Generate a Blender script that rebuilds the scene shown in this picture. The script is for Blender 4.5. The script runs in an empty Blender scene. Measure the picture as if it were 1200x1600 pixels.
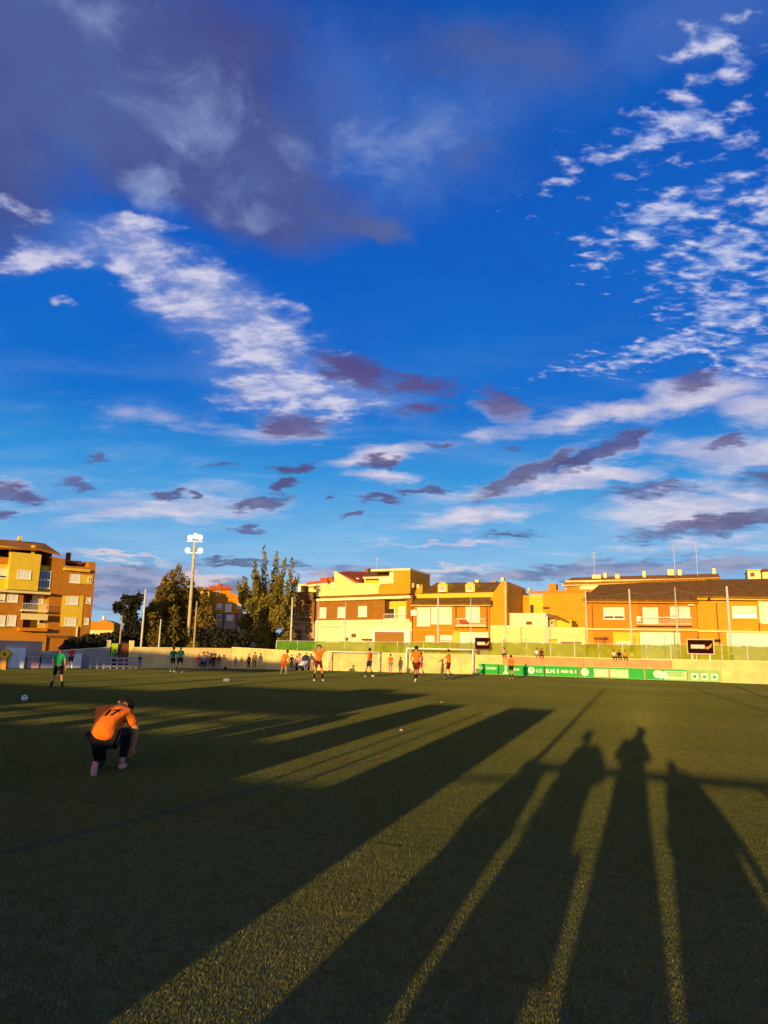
import bpy, bmesh, math, random
from mathutils import Vector, Matrix, Euler
R = math.radians
random.seed(7)
S = bpy.context.scene
COL = S.collection

# ---------------------------------------------------------------- camera, sun, exposure
F = 1090.0                       # focal length in photo pixels (1200x1600)
PITCH = math.atan(210 / F)
ROLL = 0.02
EYE = 1.7
SUN_AZ = R(20.0)                 # shadows run towards this azimuth (from +Y to +X)
TANE = 0.10                      # tangent of the sun's elevation
cd = bpy.data.cameras.new('camera'); cam = bpy.data.objects.new('camera', cd); COL.objects.link(cam)
cd.sensor_fit = 'VERTICAL'; cd.sensor_height = 36; cd.lens = 36 * F / 1600
cd.clip_start = 0.05; cd.clip_end = 20000
cam.location = (0, 0, EYE)
cam.rotation_euler = (Matrix.Rotation(math.pi/2 + PITCH, 3, 'X') @ Matrix.Rotation(ROLL, 3, 'Z')).to_euler()
S.camera = cam
sl = bpy.data.lights.new('sun', 'SUN'); sun = bpy.data.objects.new('sun', sl); COL.objects.link(sun)
sl.energy = 5.0; sl.angle = R(0.5); sl.color = (1.0, 0.68, 0.24)
_sd = Vector((math.sin(SUN_AZ), math.cos(SUN_AZ), -TANE)).normalized()
sun.rotation_euler = _sd.to_track_quat('-Z', 'Y').to_euler()
S.view_settings.view_transform = 'Standard'; S.view_settings.look = 'None'
S.view_settings.exposure = 0.32; S.view_settings.gamma = 1.0
S.cycles.max_bounces = 6; S.cycles.transparent_max_bounces = 12

def ray(u, v):
    a = u - 600; b = 800 - v
    a2 = a*math.cos(ROLL) - b*math.sin(ROLL); b2 = a*math.sin(ROLL) + b*math.cos(ROLL)
    return Vector((a2, F*math.cos(PITCH) - b2*math.sin(PITCH), F*math.sin(PITCH) + b2*math.cos(PITCH))) / F
def G(u, v, z=0.0):              # a point of the pitch seen at this place of the photo
    d = ray(u, v); t = (z - EYE) / d.z
    return Vector((d.x*t, d.y*t, z))
def AT(u, v, Y):                 # a point seen there at depth Y
    d = ray(u, v); t = Y / d.y
    return Vector((d.x*t, Y, EYE + d.z*t))
def AB(a, b, z=0.0):             # a across the shadows, b along them
    return Vector((a*math.cos(SUN_AZ) + b*math.sin(SUN_AZ), -a*math.sin(SUN_AZ) + b*math.cos(SUN_AZ), z))

# ---------------------------------------------------------------- sky
w = bpy.data.worlds.new('World'); S.world = w; w.use_nodes = True
nt = w.node_tree; nt.nodes.clear()
def N(t, **k):
    n = nt.nodes.new(t)
    for a, b in k.items(): setattr(n, a, b)
    return n
def setin(n, i, v):
    if isinstance(v, bpy.types.NodeSocket): nt.links.new(v, n.inputs[i])
    else: n.inputs[i].default_value = v
def mth(op, a, b=0.0, c=0.0, clamp=False):
    n = N('ShaderNodeMath', operation=op, use_clamp=clamp); setin(n, 0, a); setin(n, 1, b)
    if op in ('MULTIPLY_ADD',): setin(n, 2, c)
    return n.outputs[0]
def sstep(x, lo, hi):
    n = N('ShaderNodeMapRange', interpolation_type='SMOOTHSTEP'); setin(n, 0, x)
    n.inputs[1].default_value = lo; n.inputs[2].default_value = hi
    return n.outputs[0]
def mixc(f, a, b):
    n = N('ShaderNodeMix', data_type='RGBA'); setin(n, 0, f)
    for i, c in ((6, a), (7, b)):
        if isinstance(c, tuple): n.inputs[i].default_value = (*c, 1)
        else: nt.links.new(c, n.inputs[i])
    return n.outputs[2]
tc = N('ShaderNodeTexCoord'); D = tc.outputs['Generated']
sep = N('ShaderNodeSeparateXYZ'); nt.links.new(D, sep.inputs[0])
den = mth('ADD', mth('MAXIMUM', sep.outputs[2], 0.0), 0.16)
cmb = N('ShaderNodeCombineXYZ'); setin(cmb, 0, mth('DIVIDE', sep.outputs[0], den)); setin(cmb, 1, mth('DIVIDE', sep.outputs[1], den))
Q = cmb.outputs[0]
def noise(vec, scale, det=6, rough=0.55, dist=0.0):
    n = N('ShaderNodeTexNoise'); setin(n, 'Vector', vec); n.inputs['Scale'].default_value = scale
    n.inputs['Detail'].default_value = det; n.inputs['Roughness'].default_value = rough; n.inputs['Distortion'].default_value = dist
    return n
def vmap(vec, rot=0, sc=(1, 1, 1), loc=(0, 0, 0)):
    n = N('ShaderNodeMapping'); setin(n, 0, vec); n.inputs['Rotation'].default_value = (0, 0, rot)
    n.inputs['Scale'].default_value = sc; n.inputs['Location'].default_value = loc
    return n.outputs[0]
def warp(amt, scale):
    n = noise(Q, scale, 4, 0.6)
    s = N('ShaderNodeVectorMath', operation='SUBTRACT'); nt.links.new(n.outputs['Color'], s.inputs[0]); s.inputs[1].default_value = (.5, .5, .5)
    m = N('ShaderNodeVectorMath', operation='MULTIPLY_ADD'); nt.links.new(s.outputs[0], m.inputs[0]); m.inputs[1].default_value = (amt, amt, amt*.8)
    nt.links.new(D, m.inputs[2]); return m.outputs[0]
DW1 = warp(0.28, 2.2); DW2 = warp(0.11, 6.0); DW3 = warp(0.055, 7.0)
def blob(dv, u, v, ru, rv, ang=0, wgt=1.0):
    c = ray(u, v).normalized()
    e = 3.0
    ca, sa = math.cos(R(ang)), math.sin(R(ang))
    c1 = ray(u + e*ca, v - e*sa).normalized(); c2 = ray(u - e*sa, v - e*ca).normalized()
    t1 = (c1 - c); r1 = ru * t1.length / e; t1 = (t1 - c*t1.dot(c)).normalized()
    t2 = (c2 - c); r2 = rv * t2.length / e; t2 = (t2 - c*t2.dot(c) - t1*t2.dot(t1)).normalized()
    m = Matrix((t1, t2, t1.cross(t2))).transposed()
    n = N('ShaderNodeMapping', vector_type='TEXTURE'); setin(n, 0, dv)
    n.inputs['Location'].default_value = c; n.inputs['Rotation'].default_value = m.to_euler(); n.inputs['Scale'].default_value = (r1, r2, 1.0)
    l = N('ShaderNodeVectorMath', operation='LENGTH'); nt.links.new(n.outputs[0], l.inputs[0])
    return mth('MULTIPLY_ADD', l.outputs['Value'], -wgt, wgt)
def blobs(dv, lst):
    o = None
    for b in lst:
        dk_ = dv
        if o is not None:        # chained one after another so that the shader stays within its stack
            cm = N('ShaderNodeVectorMath', operation='MULTIPLY_ADD'); nt.links.new(o, cm.inputs[0]); cm.inputs[1].default_value = (1e-7, 1e-7, 1e-7); nt.links.new(dv, cm.inputs[2]); dk_ = cm.outputs[0]
        x = blob(dk_, *b); o = x if o is None else mth('MAXIMUM', o, x)
    return o
def layer(dv, lst, nz, amp, lo, hi):
    return sstep(mth('ADD', blobs(dv, lst), mth('MULTIPLY_ADD', nz, amp, -amp*.5)), lo, hi)

gr = N('ShaderNodeValToRGB'); setin(gr, 0, sep.outputs[2]); cr = gr.color_ramp
stops = [(0.0, (.34, .52, .72)), (.07, (.30, .54, .78)), (.15, (.17, .46, .78)), (.235, (.03, .29, .70)), (.32, (.001, .155, .60)),
         (.42, (.0, .118, .56)), (.56, (.0, .088, .50)), (.75, (.002, .062, .38)), (1.0, (.005, .045, .30))]
while len(cr.elements) < len(stops): cr.elements.new(.5)
for e_, (p_, c_) in zip(cr.elements, stops): e_.position = p_; e_.color = (*c_, 1)
col = gr.outputs[0]
nbig = noise(Q, 1.3, 7, .58).outputs[0]
nmid = noise(Q, 4.0, 7, .6, .3).outputs[0]
nfin = noise(vmap(Q, R(-24), (19, 34, 1)), 1.0, 6, .55, .15).outputs[0]
nscr = noise(vmap(Q, R(-14), (13, 26, 1)), 1.0, 6, .62, .1).outputs[0]
nhor = noise(vmap(Q, R(-8), (2.2, 5.5, 1)), 1.0, 6, .58, .4).outputs[0]
npuf = noise(Q, 9.0, 6, .55, .2).outputs[0]
nscr2 = noise(vmap(Q, R(25), (9, 14, 1)), 1.0, 6, .62, .15).outputs[0]
col = mixc(mth('MULTIPLY', sstep(noise(Q, .9, 5, .6).outputs[0], .4, .68), .30), col, (.004, .20, .66))
# thin veil over the lower and the upper sky
veil = mth('MULTIPLY', sstep(nhor, .42, .75), .35)
col = mixc(mth('MULTIPLY', veil, sstep(sep.outputs[2], .5, .05)), col, (.42, .56, .80))
v2 = mth('MULTIPLY', layer(DW1, [(700, 200, 330, 190, 20), (560, 120, 200, 150), (1050, 60, 240, 110, 20), (620, 250, 190, 60, 35)], nmid, 1.1, .1, .95), .42)
col = mixc(v2, col, (.10, .19, .52))
# great grey-violet cloud, upper left; more of the same round the sky
big = layer(DW1, [(150, 120, 470, 250, 0), (330, 250, 340, 150, -22), (-150, 200, 500, 330, 0), (560, 345, 110, 42, -20, .8), (760, 90, 210, 80, -20, .42), (720, 255, 95, 40, -15, .35),
                  (-1500, 300, 420, 260), (300, -1600, 900, 300), (2500, 200, 500, 300)], nmid, .62, .0, .55)
shade = sstep(nbig, .38, .66)
col = mixc(mth('MULTIPLY', big, .88), col, mixc(shade, (.068, .075, .245), (.095, .145, .36)))
hl = layer(DW2, [(243, 295, 75, 55, -30), (320, 205, 180, 110, -30, .7), (455, 225, 130, 60, -40, .75), (165, 10, 150, 60, 0, .7), (600, 90, 60, 45, 60, .6), (640, 215, 230, 80, 20, .6), (330, 340, 160, 50, 10, .5)], noise(Q, 7.0, 7, .62, .5).outputs[0], 2.2, .15, 1.15)
col = mixc(mth('MULTIPLY', hl, .75), col, (.30, .38, .66))
# bright puffy bank running down to the right
puf = layer(DW2, [(225, 405, 95, 62, -40), (315, 465, 130, 66, -30), (415, 535, 125, 78, -35), (455, 610, 130, 52, -5), (400, 600, 70, 50, 0), (70, 395, 130, 34, 8, .8), (25, 325, 60, 22, -15, .8),
                  (215, 350, 90, 24, -5, .8), (120, 475, 26, 12, 0, .6), (520, 640, 100, 30, 0, .7)], nscr2, 1.7, .0, .75)
halo = layer(DW2, [(200, 395, 190, 70, -20), (330, 480, 190, 100, -32), (440, 590, 190, 90, -15), (560, 620, 160, 60, -5, .8)], nmid, .9, .05, .9)
col = mixc(mth('MULTIPLY', halo, .38), col, (.26, .36, .68))
pc = mixc(sstep(nscr2, .36, .66), (.22, .29, .60), (.68, .66, .82))
col = mixc(mth('MULTIPLY', puf, .9), col, pc)
# broken altocumulus on the right
alt = layer(DW3, [(1010, 215, 220, 50, 25, .7), (1080, 190, 90, 50, 20), (1140, 100, 130, 40, 28, .7), (1040, 340, 190, 55, 22), (1130, 400, 160, 60, 20), (1150, 480, 150, 60, 10), (1040, 545, 200, 30, 12), (1190, 560, 120, 40, 10),
                  (1330, 300, 260, 300, 0), (1100, 60, 90, 40, 30, .7), (1700, 300, 500, 350), (-1000, 600, 500, 200)], nfin, 3.4, .16, 1.05)
col = mixc(mth('MULTIPLY', alt, .88), col, mixc(sstep(nfin, .45, .75), (.30, .40, .74), (.74, .71, .84)))
# pale bands low on the right and centre
band = layer(DW3, [(930, 650, 260, 24, 10), (1080, 620, 170, 36, 12), (1220, 640, 130, 50, 0), (880, 752, 240, 20, 8), (760, 805, 150, 22, 8), (1080, 790, 220, 44, 5), (1150, 710, 160, 40, 0), (590, 712, 140, 20, 10, .8),
                   (700, 850, 150, 8, 0, .8), (1100, 850, 300, 20, 5, .6), (250, 790, 260, 40, 0, .6), (600, 745, 80, 12, 0, .7), (300, 660, 260, 20, -5, .4), (1500, 760, 300, 100), (-400, 760, 400, 80), (2600, 800, 500, 90)], nhor, 1.5, .02, .8)
col = mixc(mth('MULTIPLY', band, .85), col, mixc(sstep(nmid, .38, .62), (.44, .46, .68), (.80, .70, .76)))
# low clouds along the horizon
hor = layer(DW3, [(190, 915, 210, 48, 0), (40, 880, 150, 34, -8), (330, 925, 160, 30, 0), (900, 893, 300, 16, 3), (560, 895, 110, 14, -3, .9), (1130, 880, 160, 18, 3, .8), (1800, 900, 600, 40), (-600, 900, 500, 50), (6000, 900, 3000, 40)], nhor, .8, .0, .55)
col = mixc(mth('MULTIPLY', hor, .85), col, mixc(sstep(nmid, .36, .6), (.13, .17, .36), (.34, .34, .50)))
pink = layer(DW3, [(690, 890, 120, 9, 4), (560, 905, 160, 16, 0, .7), (190, 868, 90, 8, -6), (310, 905, 80, 12, 3)], nhor, .8, .0, .7)
col = mixc(mth('MULTIPLY', pink, .8), col, (.74, .60, .64))
# dark violet scraps
dk = layer(DW3, [(455, 665, 75, 26, 2), (555, 583, 82, 28, -18), (650, 600, 90, 20, -8, .8), (785, 632, 48, 27, -22), (660, 640, 60, 15, 3, .7), (1085, 598, 46, 22, 10, .9), (820, 742, 110, 18, 26, 1.2), (885, 722, 60, 12, 22, 1.1), (945, 705, 105, 18, 24, 1.2), (1000, 684, 26, 10, 30),
                 (597, 722, 46, 14, 10), (460, 730, 42, 12, 6), (447, 758, 34, 13, 18), (405, 787, 60, 14, 12), (595, 783, 40, 8, -5), (660, 770, 58, 8, 2), (262, 775, 34, 9, 6), (303, 777, 15, 7, 0), (124, 757, 38, 12, -12), (152, 716, 22, 7, 0),
                 (20, 772, 70, 20, -8), (5, 805, 40, 9, 0), (385, 827, 34, 7, 0), (370, 877, 75, 9, 0), (455, 881, 40, 6, 0, .8), (1135, 690, 46, 9, 14), (548, 804, 16, 7, 30), (520, 776, 14, 5, 0), (1120, 818, 200, 20, 8, .9), (1010, 765, 110, 18, 4, .65), (790, 835, 70, 8, 0, .6),
                 (340, 728, 40, 5, 0, .7), (690, 693, 30, 5, 0, .7), (1190, 750, 60, 30, 0, .6), (800, 700, 18, 6, 0, .5)], nscr, 1.25, .0, .62)
dcol = mixc(sstep(nbig, .3, .7), mixc(sstep(sep.outputs[2], .10, .40), (.058, .055, .17), (.075, .045, .19)), (.12, .10, .27))
rim = layer(DW3, [(455, 672, 85, 30, 2), (600, 712, 70, 14, 6), (830, 735, 130, 18, 26), (950, 715, 100, 18, 22), (785, 640, 60, 26, -18), (1090, 610, 70, 26, 8), (405, 792, 70, 14, 8), (1120, 808, 210, 20, 8), (20, 762, 70, 16, -8)], nscr, 1.2, .0, .8)
col = mixc(mth('MULTIPLY', rim, .45), col, (.66, .62, .78))
dkf = mth('MULTIPLY_ADD', sstep(nmid, .3, .6), .22, .70)
col = mixc(mth('MULTIPLY', dk, dkf), col, dcol)
sky = N('ShaderNodeTexSky', sky_type='NISHITA'); sky.sun_disc = False
sky.sun_elevation = math.atan(TANE); sky.sun_rotation = SUN_AZ + math.pi
sdn = N('ShaderNodeVectorMath', operation='DOT_PRODUCT'); nt.links.new(D, sdn.inputs[0]); sdn.inputs[1].default_value = -_sd
glow = mth('POWER', mth('MAXIMUM', sdn.outputs['Value'], 0.0), 2.5)      # the evening glow on the sun's side of the sky
warm = mixc(mth('MULTIPLY', glow, .7), col, (1.25, .95, .62))
base = mixc(.006, warm, sky.outputs[0])
bg2 = N('ShaderNodeBackground'); nt.links.new(base, bg2.inputs[0]); bg2.inputs[1].default_value = 0.80
ow = N('ShaderNodeOutputWorld'); nt.links.new(bg2.outputs[0], ow.inputs[0])
w.cycles.sampling_method = 'MANUAL'; w.cycles.sample_map_resolution = 512

# ---------------------------------------------------------------- materials
MATS = {}
def mat(name, c, rough=.8, var=.18, scale=3.0, bump=0.0, bscale=40.0, metal=0.0, spec=.12, emit=None, alpha=None, kind=None, trans=0.0):
    if name in MATS: return MATS[name]
    m = bpy.data.materials.new(name); m.use_nodes = True; t = m.node_tree; t.nodes.clear()
    out = t.nodes.new('ShaderNodeOutputMaterial'); b = t.nodes.new('ShaderNodeBsdfPrincipled')
    b.inputs['Roughness'].default_value = rough; b.inputs['Metallic'].default_value = metal; b.inputs['Specular IOR Level'].default_value = spec
    tcn = t.nodes.new('ShaderNodeTexCoord'); ns = t.nodes.new('ShaderNodeTexNoise'); ns.inputs['Scale'].default_value = scale; ns.inputs['Detail'].default_value = 6; ns.inputs['Roughness'].default_value = .65
    t.links.new(tcn.outputs['Object'], ns.inputs['Vector'])
    rp = t.nodes.new('ShaderNodeValToRGB'); rp.color_ramp.elements[0].position = .3; rp.color_ramp.elements[1].position = .7
    rp.color_ramp.elements[0].color = (*[x*(1-var) for x in c], 1); rp.color_ramp.elements[1].color = (*[min(1, x*(1+var*.6)) for x in c], 1)
    t.links.new(ns.outputs[0], rp.inputs[0]); last = rp.outputs[0]
    h = None
    if kind == 'brick':
        bt = t.nodes.new('ShaderNodeTexBrick'); mp = t.nodes.new('ShaderNodeMapping'); mp.inputs['Rotation'].default_value = (R(90), 0, 0)
        t.links.new(tcn.outputs['Object'], mp.inputs[0]); t.links.new(mp.outputs[0], bt.inputs['Vector'])
        bt.inputs['Scale'].default_value = 4.0; bt.inputs['Mortar Size'].default_value = .02
        bt.inputs['Color1'].default_value = (.75, .75, .75, 1); bt.inputs['Color2'].default_value = (1, 1, 1, 1); bt.inputs['Mortar'].default_value = (1.0, 1.0, 1.0, 1)
        mm = t.nodes.new('ShaderNodeMix'); mm.data_type = 'RGBA'; mm.blend_type = 'MULTIPLY'; mm.inputs[0].default_value = 1
        t.links.new(last, mm.inputs[6]); t.links.new(bt.outputs['Color'], mm.inputs[7]); last = mm.outputs[2]
    if kind == 'tile':
        wv = t.nodes.new('ShaderNodeTexWave'); wv.bands_direction = 'X'; wv.inputs['Scale'].default_value = 1.4; wv.inputs['Distortion'].default_value = .6
        t.links.new(tcn.outputs['Object'], wv.inputs['Vector']); h = wv.outputs[1]
        w2 = t.nodes.new('ShaderNodeTexWave'); w2.bands_direction = 'Y'; w2.inputs['Scale'].default_value = .8; w2.inputs['Distortion'].default_value = 1.5
        t.links.new(tcn.outputs['Object'], w2.inputs['Vector'])
        mm = t.nodes.new('ShaderNodeMix'); mm.data_type = 'RGBA'; mm.blend_type = 'MULTIPLY'; mm.inputs[0].default_value = .35
        t.links.new(last, mm.inputs[6]); t.links.new(w2.outputs[0], mm.inputs[7]); last = mm.outputs[2]
    if bump or h is not None:
        bp = t.nodes.new('ShaderNodeBump'); bp.inputs['Strength'].default_value = bump or .5
        bp.inputs['Distance'].default_value = .03
        if h is None:
            n2 = t.nodes.new('ShaderNodeTexNoise'); n2.inputs['Scale'].default_value = bscale; t.links.new(tcn.outputs['Object'], n2.inputs['Vector']); h = n2.outputs[0]
        t.links.new(h, bp.inputs['Height']); t.links.new(bp.outputs[0], b.inputs['Normal'])
    t.links.new(last, b.inputs['Base Color'])
    if emit: b.inputs['Emission Color'].default_value = (*emit[0], 1); b.inputs['Emission Strength'].default_value = emit[1]
    sh = b.outputs[0]
    if trans:
        tl = t.nodes.new('ShaderNodeBsdfTranslucent'); t.links.new(last, tl.inputs[0]); ms = t.nodes.new('ShaderNodeMixShader'); ms.inputs[0].default_value = trans
        t.links.new(sh, ms.inputs[1]); t.links.new(tl.outputs[0], ms.inputs[2]); sh = ms.outputs[0]
    if alpha is not None:
        tr = t.nodes.new('ShaderNodeBsdfTransparent'); ms = t.nodes.new('ShaderNodeMixShader'); ms.inputs[0].default_value = alpha
        t.links.new(tr.outputs[0], ms.inputs[1]); t.links.new(sh, ms.inputs[2]); sh = ms.outputs[0]
    t.links.new(sh, out.inputs[0]); MATS[name] = m; return m
ORANGE = mat('ochre render', (.56, .215, .016), var=.14, scale=1.2, bump=.15)
ORANGE2 = mat('golden render', (.62, .29, .018), var=.14, scale=1.0, bump=.15)
YELLOW = mat('yellow render', (.74, .50, .04), var=.12, scale=1.3)
BRICK = mat('orange brick', (.50, .19, .022), var=.22, scale=2.2, kind='brick')
BRICKD = mat('brown brick', (.36, .145, .016), var=.22, scale=2.2, kind='brick')
CREAM = mat('cream render', (.78, .64, .26), var=.12, scale=.9, bump=.1)
CREAM2 = mat('pale cream render', (.80, .72, .42), var=.10, scale=1.1)
WHITE = mat('white paint', (.82, .80, .74), var=.08, scale=2, rough=.55)
SHUT = mat('white shutter', (.80, .77, .62), var=.06, scale=4, rough=.5)
TILE = mat('brown roof tile', (.30, .135, .014), var=.35, scale=1.6, kind='tile')
TILER = mat('red roof tile', (.50, .10, .03), var=.3, scale=1.6, kind='tile')
TILEO = mat('orange roof tile', (.55, .20, .02), var=.3, scale=1.6, kind='tile')
GLASS = mat('dark window glass', (.03, .035, .045), rough=.12, var=.1, spec=.8)
DARK = mat('dark paint and unlit openings', (.02, .018, .02), var=.3)
SHADE = mat('shade-dark brown render', (.20, .09, .03), var=.4, scale=1.0, bump=.3)  # dark brown holding the poplar-shaded house's shade, reused on small parts
GREYW = mat('grey concrete', (.36, .33, .30), var=.25, scale=2, bump=.2)
STEEL = mat('galvanised steel', (.55, .54, .52), var=.15, metal=.2, rough=.5)
WOOD = mat('wooden pole', (.45, .32, .16), var=.3, scale=8)
SALMON = mat('salmon painted concrete', (.78, .30, .13), var=.22, scale=1.5)
GREEND = mat('green board', (.015, .36, .05), var=.12, scale=1, rough=.5)
RUST = mat('rust brown metal', (.22, .07, .03), var=.4, scale=6)
SOIL = mat('dark earth', (.09, .065, .04), var=.3)
ASPH = mat('asphalt', (.055, .052, .05), var=.25, scale=2, bump=.2)

# ---------------------------------------------------------------- mesh helpers
def link(name, me, m=None, parent=None, label=None, kind=None):
    o = bpy.data.objects.new(name, me); COL.objects.link(o)
    if m is not None and me is not None and not me.materials: me.materials.append(m)
    if parent is not None: o.parent = parent
    if label: o['label'] = label
    if kind: o['kind'] = kind
    return o
def thing(name, label, cat, loc=(0, 0, 0), rz=0.0, group=None):
    o = bpy.data.objects.new(name, None); o.empty_display_size = .3; COL.objects.link(o)
    o.location = loc; o.rotation_euler = (0, 0, rz); o['label'] = label; o['category'] = cat
    if group: o['group'] = group
    return o
def tag(o, label, cat, group=None):
    o['label'] = label; o['category'] = cat
    if group: o['group'] = group
    return o
class MB:
    def __init__(s): s.v = []; s.f = []
    def quad(s, *p):
        i = len(s.v); s.v += [tuple(q) for q in p]; s.f.append(tuple(range(i, i+len(p)))); return s
    def box(s, x0, x1, y0, y1, z0, z1):
        i = len(s.v)
        s.v += [(x, y, z) for z in (z0, z1) for y in (y0, y1) for x in (x0, x1)]
        s.f += [tuple(i+k for k in q) for q in ((0, 2, 3, 1), (4, 5, 7, 6), (0, 1, 5, 4), (2, 6, 7, 3), (0, 4, 6, 2), (1, 3, 7, 5))]; return s
    def prism(s, front, back):           # two rings of equal length
        i = len(s.v); n = len(front); s.v += [tuple(p) for p in front] + [tuple(p) for p in back]
        s.f.append(tuple(i+k for k in range(n))); s.f.append(tuple(i+n+k for k in reversed(range(n))))
        for k in range(n): s.f.append((i+(k+1) % n, i+k, i+n+k, i+n+(k+1) % n))
        return s
    def tube(s, p, q, r0, r1=None, n=8):
        r1 = r0 if r1 is None else r1; p = Vector(p); q = Vector(q); d = (q-p).normalized()
        a = d.orthogonal().normalized(); b = d.cross(a)
        A = [p + (a*math.cos(t)+b*math.sin(t))*r0 for t in [2*math.pi*k/n for k in range(n)]]
        B = [q + (a*math.cos(t)+b*math.sin(t))*r1 for t in [2*math.pi*k/n for k in range(n)]]
        return s.prism(A[::-1], B[::-1])
    def ball(s, c, rx, ry, rz, n=10, m=7):
        i = len(s.v); c = Vector(c)
        for a in range(m+1):
            th = math.pi*a/m
            for b in range(n):
                ph = 2*math.pi*b/n
                s.v.append((c.x+rx*math.sin(th)*math.cos(ph), c.y+ry*math.sin(th)*math.sin(ph), c.z+rz*math.cos(th)))
        for a in range(m):
            for b in range(n): s.f.append((i+a*n+b, i+(a+1)*n+b, i+(a+1)*n+(b+1) % n, i+a*n+(b+1) % n))
        return s
    def mesh(s, name, smooth=False):
        me = bpy.data.meshes.new(name); me.from_pydata(s.v, [], s.f); 
        bm = bmesh.new(); bm.from_mesh(me); bmesh.ops.recalc_face_normals(bm, faces=bm.faces); bm.to_mesh(me); bm.free()
        if smooth: me.polygons.foreach_set('use_smooth', [True]*len(me.polygons))
        me.update(); return me
    def build(s, name, m, parent=None, label=None, kind=None, smooth=False):
        return link(name, s.mesh(name, smooth), m, parent, label, kind)

# ---------------------------------------------------------------- ground
E1 = Vector((.915, -.404)); E2 = Vector((.404, .915))      # along / across the pitch
WALL = [(-60, 12), (-22, 41.3), (-18.57, 44.66), (-11.1, 49.5), (-5.7, 49.2), (5.3, 48.6), (22.3, 41.3), (60, 24.5)]
MB().quad((-6000, -3000, -.06), (6000, -3000, -.06), (6000, 9000, -.06), (-6000, 9000, -.06)).build('ground', SOIL, kind='structure')
fp = [(x, y+.25) for x, y in WALL] + [(60, -40), (-60, -40)]
MB().quad(*[(x, y, 0) for x, y in fp[::-1]]).build('pitch', None, kind='structure')
pitch = bpy.data.objects['pitch']
st_a = Vector((-70, 112)); 
MB().prism([(-30, 68, -.3), (-5, 74, -.3), (70, 41, -.3), (70, 35, -.3), (-5, 68, -.3), (-30, 62, -.3)][::-1], [(-30, 68, .05), (-5, 74, .05), (70, 41, .05), (70, 35, .05), (-5, 68, .05), (-30, 62, .05)][::-1]).build('street', ASPH, kind='structure')
# far ridge on the horizon
hm = MB(); rr = random.Random(3); n = 60; prev = None
for i in range(n+1):
    t = i/n; x = -2500 + 5500*t; hh = 30 + 26*math.sin(t*9+1) + 14*math.sin(t*31) + 60*math.exp(-((t-.60)/.1)**2) + rr.uniform(-3, 3)
    cur = (x, hh)
    if prev: hm.prism([(prev[0], 3000, -5), (cur[0], 3000, -5), (cur[0], 3000+250, cur[1]), (prev[0], 3000+250, prev[1])], [(prev[0], 4200, -5), (cur[0], 4200, -5), (cur[0], 3900, cur[1]), (prev[0], 3900, prev[1])])
    prev = cur
hm.build('hills', mat('haze blue hill', (.03, .045, .12), var=.2, scale=.01), kind='structure')  # distance haze is put into the hill's blue colour

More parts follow.
